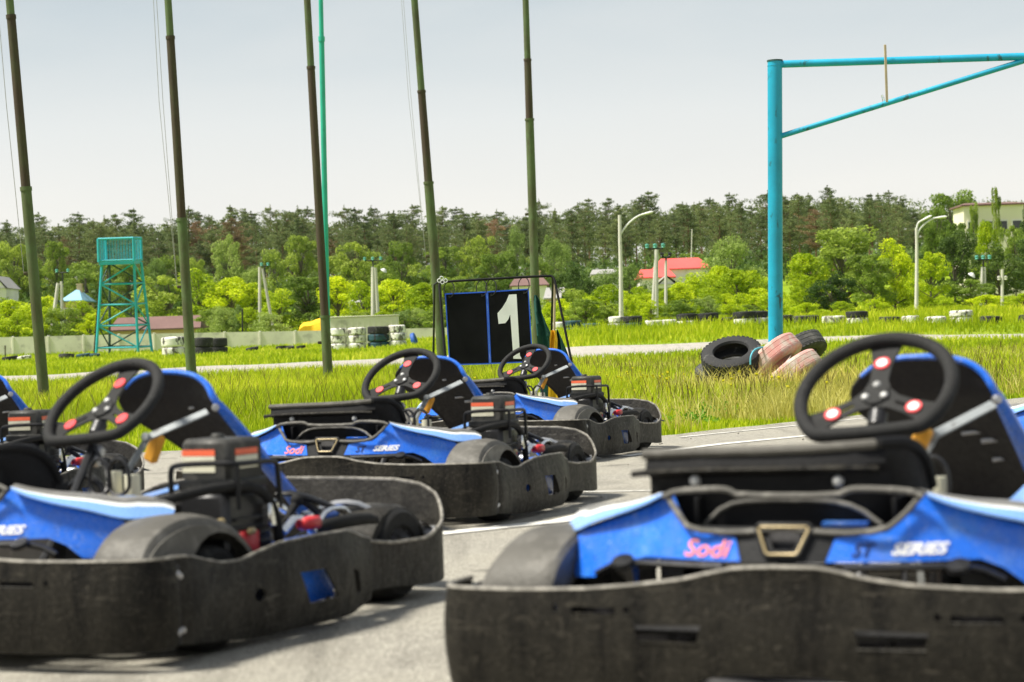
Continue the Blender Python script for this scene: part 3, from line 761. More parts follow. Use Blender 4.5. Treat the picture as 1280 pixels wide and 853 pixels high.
    def bar(p, q, w=.026, t=.006):
        p, q = Vector(p), Vector(q); dd = (q-p); L = dd.length; xx = dd.normalized(); zz = Vector((-.2, -.9, .4)); zz = (zz-xx*zz.dot(xx)).normalized(); yy = zz.cross(xx)
        m = Matrix((xx, yy, zz)).transposed(); b.box((p+q)/2, (L, w, t), m, .001)
    bar((.195, 1.19, .592), (.075, 1.06, .525)); bar((.080, 1.065, .532), (.035, 1.02, .435)); bar((.036, 1.02, .438), (.06, .98, .09), .018)
    b.lathe([(0, .006), (.012, .005), (.012, -.01)], (.076, 1.052, .528), (0, -1, .2), 12)
    b.build('seat_strut', 'strut_metal', K)
    # ---- engine --------------------------------------------------------
    en = empty('engine', (.016, -.055, 0)); en.parent = K
    b = B(); b.box((.480, .84, .28), (.16, .22, .22), bev=.02); b.box((.47, .86, .13), (.2, .26, .14), bev=.02)
    for k in range(6): b.box((.555, .84, .20+.022*k), (.03, .16, .008), bev=.002)
    b.lathe([(0, .03), (.05, .03), (.062, .02), (.062, -.02), (0, -.02)], (.53, .72, .24), (0, -1, 0), 20)
    b.build('engine_block', 'metal_dark', en)
    b = B(); b.box((.487, .825, .460), (.152, .165, .125), bev=.012); b.box((.487, .825, .402), (.168, .185, .03), bev=.01)
    b.lathe([(0, .014), (.014, .014), (.019, .008), (.020, 0)], (.470, .83, .520), (0, 0, 1), 14)
    b.build('engine_cover', 'cover_plastic', en)
    b = B(); b.box((.470, .7413, .487), (.104, .002, .016)); b.box((.5643, .825, .487), (.002, .10, .016)); split_islands(b.build('warning_stripe', 'sticker_orange', en))
    b = B(); b.box((.470, .7413, .457), (.104, .002, .042)); b.box((.5643, .825, .460), (.002, .10, .034)); split_islands(b.build('warning_label', 'label_cream', en))
    b = B(); b.tube([(.392, .725, .36), (.392, .722, .440), (.405, .72, .458), (.57, .72, .462), (.592, .735, .458), (.598, .90, .458), (.598, .92, .445), (.598, .925, .33)], .0075, 8, smooth=2)
    b.tube([(.596, .735, .455), (.598, .735, .34)], .0065, 8)
    b.build('engine_guard', 'black_plastic', en)
    b = B(); b.tube([(.46, .36, .355), (.52, .44, .375), (.58, .56, .398), (.60, .68, .402), (.602, .77, .392), (.605, .83, .36), (.61, .86, .30), (.61, .87, .2)], .0135, 10, smooth=2)
    b.build('side_guard_tube', 'rubber', K)
    b = B(); b.box((.585, .90, .315), (.03, .05, .07), bev=.006); b.tube([(.58, .96, .26), (.59, 1.02, .30), (.60, 1.08, .25)], .012, 8, smooth=1); b.build('carburettor', 'chrome', en)
    b = B(); b.box((.575, .80, .23), (.03, .08, .1), bev=.006); b.box((.60, 1.06, .275), (.04, .08, .035), bev=.01); split_islands(b.build('red_cap', 'red_plastic', en))
    b = B()
    for (x, y, z) in ((.56, .70, .31), (.58, .62, .30), (.60, .78, .28), (.57, .69, .22)): b.lathe([(0, .008), (.008, .006), (.010, 0), (.01, -.02)], (x, y, z), (0.3, -1, 0), 10)
    split_islands(b.build('bolts', 'gold', en, smooth=0), 'bolt')
    # fuel tap lever, chain guard, cushion, exhaust
    b = B(); P = []
    b.tube([(.56, 1.19, .23), (.54, 1.17, .29), (.50, 1.15, .325)], [.014, .012, .010], 8); b.tube([(.43, 1.13, .345), (.49, 1.14, .345), (.56, 1.22, .30), (.585, 1.28, .27)], [.012, .02, .018, .008], 8, smooth=1, flat=.5)
    b.build('throttle_guard', 'black_plastic', K)
    b = B(); b.tube([(.605, 1.04, .252), (.61, 1.10, .262), (.615, 1.30, .262), (.615, 1.36, .250)], [.012, .019, .019, .012], 10, smooth=1); b.build('side_cushion', 'rubber', K)
    b = B(); b.box((.60, 1.0, .225), (.09, .24, .02), bev=.006); b.box((-.60, .95, .225), (.09, .4, .02), bev=.006); split_islands(b.build('pod_deck', 'blue_plastic', K))
    b = B(); b.box((-.44, 1.02, .2), (.14, .3, .28), bev=.03); b.build('battery_box', 'black_plastic', K)
    b = B(); b.tube([(.36, 1.40, .25), (.42, 1.42, .29), (.50, 1.43, .295), (.54, 1.46, .27)], .010, 8, smooth=1)
    b.tube([(.50, 1.67, .175), (.62, 1.70, .178)], [.028, .024], 12); b.tube([(.2, 1.66, .19), (.50, 1.67, .178)], .026, 12); b.build('exhaust', 'steel', K)
    b = B(); b.tube([(.60, 1.08, .27), (.60, 1.12, .30), (.59, 1.22, .30), (.585, 1.26, .28)], .007, 8, smooth=1); b.build('shift_link', 'chrome', K)
    b = B(); b.tube([(.50, 1.05, .25), (.50, 1.09, .295), (.50, 1.12, .318)], [.010, .011, .013], 8)
    b.lathe([(0, .02), (.012, .016), (.019, .006), (.019, -.006), (.012, -.016), (0, -.02)], (.50, 1.125, .326), (0, .5, .8), 12); b.build('lever', 'rubber', K)
    b = B(); b.tube([(.50, 1.15, .320), (.50, 1.24, .318), (.50, 1.262, .308), (.50, 1.24, .292), (.50, 1.15, .285)], .0065, 8, smooth=1); b.build('chrome_loop', 'chrome', K)
    b = B(); b.tube([(.50, .93, .362), (.50, 1.05, .305)], [.012, .017], 10); b.build('intake_pipe', 'chrome', K)
    b = B(); b.tube([(.52, 1.20, .272), (.46, 1.36, .268), (.38, 1.66, .238)], .011, 8, smooth=1); b.tube([(-.52, 1.20, .27), (-.38, 1.66, .238)], .011, 8); b.build('frame_rail', 'blue_plastic', K)
    P = [[Vector((x, y, z)), Vector((x+.05, y+.02, z-.02))] for x, y, z in bezierish([(.50, 1.47, .29), (.53, 1.56, .278), (.56, 1.63, .235), (.58, 1.70, .205), (.60, 1.76, .20)], 4)]
    b = B(); b.grid(P+[]); b.build('mudguard_lip', 'hood_plastic', K)
    b = B(); b.tube([(.15, 1.0, .25), (.28, 1.05, .30), (.38, .98, .33), (.42, .9, .30)], .008, 6, smooth=2); b.tube([(.2, 1.1, .2), (.33, 1.15, .26), (.45, 1.05, .28)], .007, 6, smooth=2); b.build('fuel_hose', 'black_plastic', K)
    return K
kart = make_kart()
KP = [((.4492, 3.7874), -.42399, 'nearest black and blue go kart at the right, front bumper facing the camera'),
      ((-1.5768, 4.9419), -.47200, 'blue go kart at the left front, its engine and rear wheel side showing'),
      ((-.8442, 8.3659), -.37944, 'blue go kart in the middle with its whole front bumper and nose showing'),
      ((-.3159, 12.6452), -.44759, 'farthest of the four main go karts, parked in front of the number board'),
      ((-2.8226, 8.4705), -.21723, 'go kart cut off by the left edge, seat and engine showing behind a steering wheel'),
      ((2.60, 8.7), -.34, 'go kart mostly hidden behind the nearest kart at the right edge')]
for i, (p, yaw, lab) in enumerate(KP):
    k = kart if i == 0 else dup(kart)
    k.location = (p[0], p[1], .004); k.rotation_euler = (0, 0, yaw)
    for ch in k.children:
        if ch.name.split('.')[0] in ('seat', 'seat_strut'): ch.location = ((0, .065, -.030), (0, -.05, -.012), (0, -.04, -.012), (0, -.02, -.008), (0, -.03, -.012), (0, 0, -.01))[i]
    tag(k, lab, 'go kart', 'rental go karts parked in a row')

# ================================================================== GROUND
def ground_mesh():
    ys = np.concatenate([np.linspace(-40, 10, 11), np.linspace(12, 60, 30), np.linspace(62, 160, 70), np.geomspace(165, 1900, 50)])
    cs = np.concatenate([np.linspace(-4, -.42, 14), np.linspace(-.4, .4, 81), np.linspace(.42, 4, 14)])
    X = cs[None, :]*np.maximum(ys[:, None], 20); Y = np.repeat(ys[:, None], len(cs), 1)
    Z = tz_np(X, Y) + np.where(Y > 24, .03*np.sin(X*.9+Y*.31)*np.sin(Y*.4), 0) - .0
    b = B(); b.grid([[(X[i, j], Y[i, j], Z[i, j]) for j in range(len(cs))] for i in range(len(ys))])
    return tag(b.build('ground', 'ground_soil', smooth=60), kind='structure')
ground_mesh()
EDGE = [ground(u, v) for u, v in ((-300, 592), (0, 576), (196, 565), (349, 560), (600, 553), (830, 546), (870, 541), (1000, 527), (1280, 498), (1500, 478))]
EX = [p.x for p in EDGE]; EY = [p.y for p in EDGE]
def edge_y(x): return float(np.interp(x, EX, EY))
b = B()
xs = np.linspace(-30, 30, 241)
P = []
for x in xs:
    ye = float(np.interp(x, EX, EY)) + .06*math.sin(x*5.1)+.05*math.sin(x*11.7+1)+.03*math.sin(x*29)
    P.append([Vector((x, -25+(ye+25)*t, .004)) for t in (0, .3, .5, .6, .7, .8, .9, 1)])
b.grid(P); tag(b.build('asphalt_pad', 'asphalt', smooth=0), kind='structure')
def strip(lo, hi, name, mat, off, n=60):
    """terrain-following strip between two photo-pixel polylines"""
    us = np.linspace(lo[0][0], lo[-1][0], n); rows = []
    for u in us:
        a = ground(u, lin(u, lo)); c = ground(u, lin(u, hi)); r = []
        for t in np.linspace(0, 1, 9):
            p = a.lerp(c, t); r.append(Vector((p.x, p.y, tz(p.x, p.y)+off+(.03*math.sin(p.x*.9+p.y*.31)*math.sin(p.y*.4) if p.y > 24 else 0))))
        rows.append(r)
    b = B(); b.grid(rows); return b.build(name, mat, smooth=60), rows
TLO = [(-400, 503), (0, 486), (250, 473), (400, 467), (520, 463), (640, 457), (750, 451), (880, 442), (1030, 430), (1280, 424), (1600, 414)]
THI = [(-400, 484), (0, 472), (250, 460), (400, 453), (520, 448), (640, 441), (750, 434), (880, 430), (1030, 422), (1280, 418.5), (1600, 410)]
trk, trows = strip(TLO, THI, 'dirt_track', 'track_asphalt', .035); tag(trk, kind='structure')
TXa = [r[0].x/r[0].y for r in trows]; TLy = [r[0].y for r in trows]; THy = [r[-1].y for r in trows]
def line_strip(pts, w, name, label):
    b = B(); P = []
    g = [ground(*p) for p in pts]
    for i in range(len(g)-1):
        for t in np.linspace(0, 1, 12)[(1 if i else 0):]:
            p = g[i].lerp(g[i+1], t); d = (g[i+1]-g[i]).normalized(); n = Vector((-d.y, d.x, 0))*w/2
            P.append([Vector((p.x-n.x, p.y-n.y, .008)), Vector((p.x+n.x, p.y+n.y, .008))])
    b.grid(P); return tag(b.build(name, 'line_white', smooth=0), label, kind='structure')
line_strip([(520, 698), (700, 654), (960, 596)], .12, 'road_line', None)
line_strip([(690, 617.5), (830, 615.5)], .035, 'road_line', None)
line_strip([(780, 572), (900, 557), (1010, 546), (1300, 520)], .10, 'road_line', None)
line_strip([(850, 548), (1000, 533), (1250, 505)], .05, 'road_line', None)

# stones on the asphalt
b = B()
for i in range(220):
    x = random.uniform(-5, 7); y = random.uniform(8, 20)
    if y > edge_y(x)-.05: continue
    s = random.uniform(.004, .014); b.box((x, y, .004+s*.4), (s*1.4, s, s), Matrix.Rotation(random.random()*6, 3, 'Z'), s*.3)
tag(b.build('loose_grit', 'asphalt', smooth=0), 'small stones and grit scattered on the asphalt', 'grit', kind='stuff')

# ---- grass ---------------------------------------------------------------
def blades(name, mat, X, Y, hgt, wid, lean, label, cat, seed=1):
    r = np.random.default_rng(seed); n = len(X)
    Z = tz_np(X, Y); th = r.uniform(0, 2*PI, n); la = r.uniform(0, 2*PI, n); L = lean*hgt*r.uniform(.2, 1, n)
    dx, dy = np.cos(th)*wid/2, np.sin(th)*wid/2*.4
    V = np.zeros((n, 5, 3)); 
    V[:, 0] = np.stack([X-dx, Y-dy, Z-.02], 1); V[:, 1] = np.stack([X+dx, Y+dy, Z-.02], 1)
    mx, my = X+np.cos(la)*L*.35, Y+np.sin(la)*L*.35
    V[:, 2] = np.stack([mx+dx*.8, my+dy*.8, Z+hgt*.58], 1); V[:, 3] = np.stack([mx-dx*.8, my-dy*.8, Z+hgt*.58], 1)
    V[:, 4] = np.stack([X+np.cos(la)*L, Y+np.sin(la)*L, Z+hgt], 1)
    me = bpy.data.meshes.new(name); me.vertices.add(n*5); me.vertices.foreach_set('co', V.ravel())
    base = (np.arange(n)*5)[:, None]; loops = np.concatenate([base+np.array([[0, 1, 2, 3]]), base+np.array([[3, 2, 4]])], 1).ravel()
    me.loops.add(n*7); me.loops.foreach_set('vertex_index', loops)
    st = (np.arange(n)*7)[:, None]+np.array([[0, 4]]); me.polygons.add(n*2); me.polygons.foreach_set('loop_start', st.ravel())
    me.polygons.foreach_set('loop_total', np.tile([4, 3], n)); me.update(); me.validate()
    at_ = me.attributes.new('rnd', 'FLOAT', 'POINT')
    patch = .5+.3*np.sin(X*.8+1.3*np.sin(Y*.35))+.25*np.sin(Y*.23+X*.11)+.25*np.sin(X*2.1+Y*.9)*np.sin(Y*1.4-X*.6)
    at_.data.foreach_set('value', np.repeat(np.clip(r.normal(.45, .22, n)+.45*(patch-.5), 0, 1), 5))
    me.materials.append(M[mat]); o = bpy.data.objects.new(name, me); COL.objects.link(o)
    return tag(o, label, cat, kind='stuff')
def scatter(n, d0, d1, seed, power=1.0, amin=-.30, amax=.30):
    r = np.random.default_rng(seed)
    Y = d0*(d1/d0)**(r.uniform(0, 1, n)**power); X = r.uniform(amin, amax, n)*Y; return X, Y
def keep_near(X, Y, marg=.0):
    ey = np.interp(X, EX, EY)+marg; a = X/Y
    lo = np.interp(a, TXa, TLy); hi = np.interp(a, TXa, THy)
    return (Y > ey+.03) & ~((Y > lo) & (Y < hi))
X, Y = scatter(430000, 15, 66, 3, 1.0)
clump = np.sin(X*3.1+np.sin(Y*2.3)*2)*np.sin(Y*2.7+np.sin(X*1.9)*2)
k = keep_near(X, Y) & (RNG.uniform(0, 1, len(X)) < .62+.4*clump); X, Y = X[k], Y[k]
ey = np.interp(X, EX, EY); grow = np.clip((Y-ey)/6, .28, 1)
tall = np.where(X < 1.5, 1.0, .62)
blades('grass', 'grass_blade', X, Y, RNG.uniform(.10, .36, len(X))*grow*tall, .004+.00032*Y*RNG.uniform(.7, 1.4, len(X)), .6, 'bright green uncut grass between the asphalt and the track', 'grass', 1)
X, Y = scatter(230000, 62, 200, 5, .85)
k = keep_near(X, Y) & (RNG.uniform(0, 1, len(X)) < .65+.4*np.sin(X*.9+np.sin(Y*.7)*2)); X, Y = X[k], Y[k]
blades('grass', 'grass_blade', X, Y, RNG.uniform(.08, .34, len(X)), .00052*Y*RNG.uniform(.7, 1.6, len(X)), .6, 'green grass on the bank beyond the track', 'grass', 2)
r = np.random.default_rng(31); n = 15000; Yb = r.uniform(90, 108, n); Ab = r.uniform(.005, .30, n); Xb = Ab*Yb
k = (np.sin(Xb*.7+np.sin(Yb*.8)*1.5)*np.sin(Yb*.9+Xb*.23) > -.15); Xb, Yb = Xb[k], Yb[k]
blades('tall_grass', 'grass_blade', Xb, Yb, r.uniform(.2, .62, len(Xb)), .045, .5, 'taller grass growing up round the tyre row on the bank', 'grass', 8)
# dry grass along the asphalt edge and by the tyres
r = np.random.default_rng(9); n = 30000
X = r.uniform(-.2, 7.5, n); Y = np.interp(X, EX, EY)+np.abs(r.normal(0, 3.2, n))+.1
k = (np.sin(X*2.3+Y)*np.sin(Y*1.3+X*.5) > -.1) & (r.uniform(0, 1, n) < np.clip(.25+.6*np.exp(-((X-3.2)/1.8)**2), 0, 1)); X, Y = X[k], Y[k]
blades('dry_grass', 'grass_dry', X, Y, r.uniform(.06, .30, len(X)), .006+.0003*Y, .9, 'dry straw coloured grass along the asphalt edge', 'dry grass', 4)
r = np.random.default_rng(23); n = 60000; Yd = r.uniform(17, 66, n); Xd = r.uniform(-.28, .30, n)*Yd
k = keep_near(Xd, Yd, .3) & (np.sin(Xd*1.1+np.sin(Yd*.5)*2)*np.sin(Yd*.8+Xd*.4) + r.normal(0, .35, n) > .42 - .25*(Xd > 2)); Xd, Yd = Xd[k], Yd[k]
blades('dry_grass', 'grass_dry', Xd, Yd, r.uniform(.06, .27, len(Xd)), .004+.0003*Yd, .9, 'patches of dry straw coloured blades through the green meadow', 'dry grass', 24)
r = np.random.default_rng(19); n = 3500
X = r.uniform(2.2, 6.2, n); Y = r.uniform(24.5, 28.3, n)
k = (r.uniform(0, 1, n) < np.exp(-((X-3.6)/1.2)**2)); X, Y = X[k], Y[k]
blades('dry_grass', 'grass_dry', X, Y, r.uniform(.15, .42, len(X)), .012, 1.0, 'pale seeding grass in front of the tyres at the post', 'dry grass', 14)
# seed heads on stalks
X, Y = scatter(5200, 19, 62, 21); k = keep_near(X, Y, 1); X, Y = X[k], Y[k]
blades('seeding_stalks', 'seed_head', X, Y, RNG.uniform(.25, .50, len(X)), .004+.0002*Y, .5, 'brown seeding stalks standing in the grass', 'stalks', 6)
b = B(); rv = []
Xf = RNG.normal(1.6, 1.1, 110); Yf = RNG.uniform(21, 31, 110)
for x, y in zip(Xf, Yf):
    z = tz(x, y)+random.uniform(.16, .34); s = random.uniform(.010, .019)
    b.box((x, y, z), (s*1.6, s*1.6, s), Matrix.Rotation(random.random(), 3, 'X')); b.tube([(x, y, z), (x, y, tz(x, y))], .003, 3, cap=False)
tag(b.build('yellow_flowers', 'flower_yellow', smooth=0), 'small yellow wildflowers in the grass right of the number board', 'wildflowers', kind='stuff')
# leafy weeds near asphalt edge
def leaf_cloud(centers, n_per, size, flat=1.0, seed=1, spread=None):
    r = np.random.default_rng(seed); vs = []; fs = []; rn = []
    for (c, rad) in centers:
        n = n_per; d = r.normal(size=(n, 3)); d /= np.linalg.norm(d, axis=1)[:, None]
        rr = r.uniform(.45, 1, n)**.5; p = np.array(c)+d*rr[:, None]*np.array(rad)
        u = r.normal(size=(n, 3)); u /= np.linalg.norm(u, axis=1)[:, None]; w = np.cross(u, d+r.normal(0, .5, (n, 3))); w /= np.linalg.norm(w, axis=1)[:, None]
        s = size*r.uniform(.6, 1.4, n)[:, None]
        for a in (p-u*s-w*s*.5, p+u*s-w*s*.5*.6, p+u*s*1.1+w*s*.5*.6, p-u*s*.8+w*s*.5): vs.append(a)
        tone = r.normal(.5, .12)
        rn.append(np.clip(r.normal(tone, .2, n), 0, 1))
    V = []; R = []; 
    for i in range(len(centers)):
        q = np.stack(vs[i*4:i*4+4], 1); V.append(q); R.append(rn[i])
    V = np.concatenate(V); R = np.concatenate(R); return V, R
def cloud_mesh(name, V, R, mat):
    n = len(V); me = bpy.data.meshes.new(name); me.vertices.add(n*4); me.vertices.foreach_set('co', V.astype(np.float32).ravel())
    me.loops.add(n*4); me.loops.foreach_set('vertex_index', np.arange(n*4)); me.polygons.add(n)
    me.polygons.foreach_set('loop_start', np.arange(n)*4); me.polygons.foreach_set('loop_total', np.full(n, 4)); me.update(); me.validate()
    a = me.attributes.new('rnd', 'FLOAT', 'POINT'); a.data.foreach_set('value', np.repeat(R, 4)); me.materials.append(M[mat]); return me
def weed(u, v, w, h, label):
    p = ground(u, v); cs = [((random.gauss(0, w*.25), random.gauss(0, w*.2), h*random.uniform(.2, .8)), (w*.38, w*.38, h*.34)) for _ in range(9)]
    V, R = leaf_cloud(cs, 26, .016, seed=int(u)); o = bpy.data.objects.new('weed', cloud_mesh('weed', V, R, 'weed_leaf')); COL.objects.link(o); o.location = p
    return tag(o, label, 'weed')
weed(900, 524, .55, .16, 'dark green leafy weed at the asphalt edge below the tyres')
weed(858, 533, .35, .12, 'small leafy weed at the asphalt edge beside the farthest main kart')
weed(1023, 462, .4, .38, 'bright green leafy weed growing against the grey tyre behind the pink tyres')
weed(990, 486, .45, .3, 'yellow green weed growing in front of the pink tyres')

# ================================================================== TREES
def decid(name, mat, bark, H, Wd, nb, nl, leaf, seed, trunk=.25, low=.35):
    r = random.Random(seed); tr = empty(name, (0, 0, 0)); cs = []
    base = H*trunk
    for i in range(nb):
        a = r.uniform(0, 2*PI); q = r.random()**.5; zc = base + (H-base)*r.uniform(.08, .92)
        t = (zc-base)/(H-base); env = Wd*.5*math.sqrt(max(.05, 1-(t*1.05-low)**2/.62))*r.uniform(.8, 1.12)
        rad = r.uniform(.07, .17)*Wd
        cs.append(((math.cos(a)*q*env*.9, math.sin(a)*q*env*.9, min(zc, H-rad*.5)), (rad, rad, rad*r.uniform(.6, 1.0))))
    V, R = leaf_cloud(cs, nl//nb, leaf, seed=seed)
    cr = bpy.data.objects.new('crown', cloud_mesh('crown', V, R, mat)); COL.objects.link(cr); cr.parent = tr
    b = B()
    b.tube([(0, 0, -.3), (r.uniform(-.1, .1), 0, base), (r.uniform(-.2, .2), .1, H*.6), (r.uniform(-.3, .3), 0, H*.85)], [H*.022, H*.017, H*.011, H*.004], 6)
    for c, rad in cs[:int(nb*.6)]:
        b.tube([(0, 0, max(base*.7, c[2]*.55)), (c[0]*.5, c[1]*.5, c[2]*.78), c], [H*.010, H*.006, H*.002], 4)
    b.build('trunk', bark, tr); return tr
def pine(H, seed, mat='needle', crown=.55):
    r = random.Random(seed); tr = empty('pine_tree', (0, 0, 0)); cs = []; b = B()
    lean = r.uniform(-.4, .4)
    b.tube([(0, 0, -1), (lean*.3, 0, H*.4), (lean*.7, 0, H*.75), (lean, 0, H)], [H*.013, H*.010, H*.006, H*.001], 5)
    z = H*(1-crown); bias = r.uniform(0, 6.28)
    while z < H*.99:
        t = (z-H*(1-crown))/(H*crown); R0 = H*lin(t, [(0, .09), (.2, .16), (.45, .18), (.7, .155), (.88, .105), (1, .035)])*r.uniform(.6, 1.3)
        for k in range(r.randint(3, 5) if t < .85 else 3):
            a = r.uniform(0, 2*PI); L = R0*r.uniform(.45, 1.15)*(1+.35*math.cos(a-bias))
            e = (lean*z/H+math.cos(a)*L, math.sin(a)*L, z+L*r.uniform(-.15, .45))
            b.tube([(lean*z/H, 0, z), e], [H*.003, H*.001], 3, cap=False)
            for q in (.45, .8, 1.05):
                w_ = H*r.uniform(.026, .05)*(1 if t < .85 else .7); cs.append(((lean*z/H+math.cos(a)*L*q+r.gauss(0, H*.008), math.sin(a)*L*q+r.gauss(0, H*.008), z+(e[2]-z)*q), (w_, w_, w_*.5)))
        z += H*r.uniform(.022, .045)
    cs.append(((lean, 0, H*.985), (H*.010, H*.010, H*.028)))
    V, R = leaf_cloud(cs, 24, H*.0068, seed=seed)
    cr = bpy.data.objects.new('crown', cloud_mesh('crown', V, R, mat)); COL.objects.link(cr); cr.parent = tr
    b.build('trunk', 'bark_pine', tr); return tr
pines = [pine(16, s, 'needle', c) for s, c in ((1, .62), (2, .5), (3, .68), (4, .56), (5, .78), (6, .6), (7, .7))]
rusty = pine(16, 9, 'needle_rust', .5)
def top_row(u):   # tree line rows in the photograph
    return lin(u, [(-200, 282), (0, 280), (130, 272), (240, 270), (340, 268), (430, 266), (520, 268), (620, 266), (700, 258), (760, 252), (860, 250), (930, 246), (1000, 240), (1100, 240), (1180, 243), (1300, 243)])
used = set()
def put(proto, loc, rz, sc, **kw):
    if id(proto) not in used:
        used.add(id(proto)); proto.location = loc; proto.rotation_euler = (0, 0, rz); proto.scale = (sc[0], sc[0], sc[1]) if isinstance(sc, tuple) else (sc,)*3
        for k_, v_ in kw.items(): tag(proto, **{k_: v_})
        return proto
    return dup(proto, loc, (0, 0, rz), (sc[0], sc[0], sc[1]) if isinstance(sc, tuple) else sc, **kw)
rp = random.Random(5); cnt = 0
cs = []
for i in range(520):
    D = rp.uniform(375, 420); u = -90+1460*(i+rp.random())/520; g = onground(u, D); zt = at(u, top_row(u)+rp.uniform(6, 26), D).z; rr = rp.uniform(.9, 2.0)
    for k in range(5):
        t = rp.uniform(.25, 1) if k else 1; cs.append(((g.x+rp.gauss(0, .8), g.y, g.z+(zt-g.z)*t-rr), (rr, rr, rr*1.3)))
V, R = leaf_cloud(cs, 46, .22, seed=78); o = bpy.data.objects.new('distant_wood', cloud_mesh('distant_wood', V, R, 'needle')); COL.objects.link(o)
tag(o, 'far dark mass of the pine wood behind the separate pines', 'wood', kind='stuff')
for row, (D, n, dv) in enumerate(((360, 104, -3), (325, 74, 3), (290, 70, 12))):
    for i in range(n):
        u = -70 + 1440*(i+rp.uniform(.1, .9))/n
        if row == 2 and (u > 1140): continue
        if row == 2 and 1000 > u > 640 and rp.random() < .2: continue
        d = D+rp.uniform(-12, 12); 
        if u > 940: d -= 60
        g = onground(u, d); v = top_row(u)+dv+rp.uniform(-9, 22) + (16 if u > 1120 else 0)
        H = at(u, v, d).z - g.z
        if H < 4: continue
        rust = rp.random() < .045 and row > 0
        put(rusty if rust else pines[rp.randrange(7)], g, rp.uniform(0, 6.28), (H/16*rp.uniform(.85, 1.2), H/16),
            label='rust brown half dead pine standing among the green forest pines' if rust else 'dark green pine with bare trunk in the forest behind the track', cat='pine tree', group='browning pines in the forest' if rust else 'pines of the forest on the rise'); cnt += 1
# forest floor undergrowth as one mass
cs = []
for i in range(420):
    D = rp.uniform(235, 345); u = rp.uniform(-80, 1360); g = onground(u, D); rr = rp.uniform(1.6, 3.6)
    cs.append(((g.x, g.y, g.z+rr*.45), (rr, rr, rr*rp.uniform(.6, 1.1))))
V, R = leaf_cloud(cs, 110, .28, seed=77); o = bpy.data.objects.new('undergrowth', cloud_mesh('undergrowth', V, R, 'leaf_dark')); COL.objects.link(o)
tag(o, 'dense green undergrowth at the foot of the forest', 'undergrowth', kind='stuff')
# deciduous prototypes
DB = [decid('broadleaf_tree', 'leaf_bright', 'bark_grey', 6, 5, 40, 7600, .082, s, .03, .18) for s in (31, 32, 33)]
DM = [decid('broadleaf_tree', 'leaf_mid', 'bark_grey', 8, 6, 44, 8200, .105, s, .18) for s in (41, 42, 43)]
DPp = [decid('broadleaf_tree', 'leaf_pale', 'bark_grey', 6, 6, 42, 7800, .085, s, .04, .22) for s in (51, 52)]
DD = [decid('broadleaf_tree', 'leaf_dark', 'bark_grey', 7, 6, 40, 8000, .095, s, .15) for s in (61, 62)]
def tree_at(proto, u, vtop, D, wpx, label, cat='tree', group=None):
    g = onground(u, D); H = max(1.0, (at(u, vtop, D).z-g.z)*1.08); W = wpx*D/F*1.12
    H0 = {6: 6, 8: 8, 7: 7}[6 if proto in DB or proto in DPp else 8 if proto in DM else 7]; W0 = 5 if proto in DB else 6
    kw = dict(label=label, cat=cat)
    if group: kw['group'] = group
    return put(proto, g, rp.uniform(0, 6.28), (W/W0, H/H0), **kw)
# mid-distance trees in front of the pines
for i, (u, vt, D, w) in enumerate([(20, 305, 265, 60), (75, 300, 262, 55), (110, 318, 255, 50), (200, 330, 240, 45), (290, 298, 262, 60), (345, 312, 256, 40), (380, 298, 262, 62), (450, 296, 262, 50), (505, 300, 262, 46),
        (560, 300, 258, 55), (600, 298, 262, 48), (650, 285, 262, 50), (700, 300, 256, 45), (250, 318, 258, 40), (165, 325, 250, 50), (-30, 300, 262, 60), (625, 318, 250, 46), (680, 322, 245, 46), (480, 322, 245, 44), (320, 330, 245, 44)]):
    tree_at((DM+DPp+DM+DD)[i % 8], u, vt+rp.uniform(-2, 14), D, w*rp.uniform(.6, 1.1), 'mid green broadleaf tree at the foot of the pine forest', 'tree', 'broadleaf trees in front of the pines')
for i in range(34):
    u = -60+1150*(i+rp.random())/34
    tree_at((DM+DPp)[rp.randrange(5)], u, rp.uniform(312, 345), rp.uniform(262, 284), rp.uniform(26, 52), 'green broadleaf tree among the trunks of the pine forest', 'tree', 'broadleaf trees under the pines')
# bright bushes behind the wall (left) and the bank
for i, (u, vt, D, w) in enumerate([(-30, 375, 172, 70), (15, 378, 170, 60), (50, 372, 172, 46), (105, 380, 170, 50), (140, 385, 176, 40), (212, 346, 185, 64), (250, 342, 180, 66), (290, 350, 178, 56), (318, 356, 180, 50), (352, 366, 175, 50), (388, 350, 178, 56), (425, 348, 176, 52),
        (455, 356, 172, 48), (495, 352, 172, 56), (530, 356, 170, 50), (565, 352, 172, 50), (600, 368, 168, 46), (635, 372, 160, 46), (668, 376, 160, 44)]):
    tree_at(DB[i % 3] if i % 5 else DM[i % 3], u, vt, D, w*1.35, 'bright yellow green bushy tree behind the concrete wall', 'tree', 'bright bushes behind the wall')
for i in range(26):
    u = -40+680*(i+rp.random())/26
    if 118 < u < 268 or 350 < u < 432: continue
    tree_at((DB+DB+DPp+DM)[rp.randrange(11)], u, rp.uniform(378, 396), rp.uniform(157, 166), rp.uniform(34, 56), 'low bright bush crowding against the back of the concrete wall', 'bush', 'low bushes against the wall')
for i in range(12):
    u = 700+280*(i+rp.random())/12
    tree_at((DB+DPp+DM)[rp.randrange(8)], u, rp.uniform(362, 384), rp.uniform(112, 122), rp.uniform(30, 50), 'low bright bush between the bank tyres and the taller bushes', 'bush', 'low bushes on the bank')
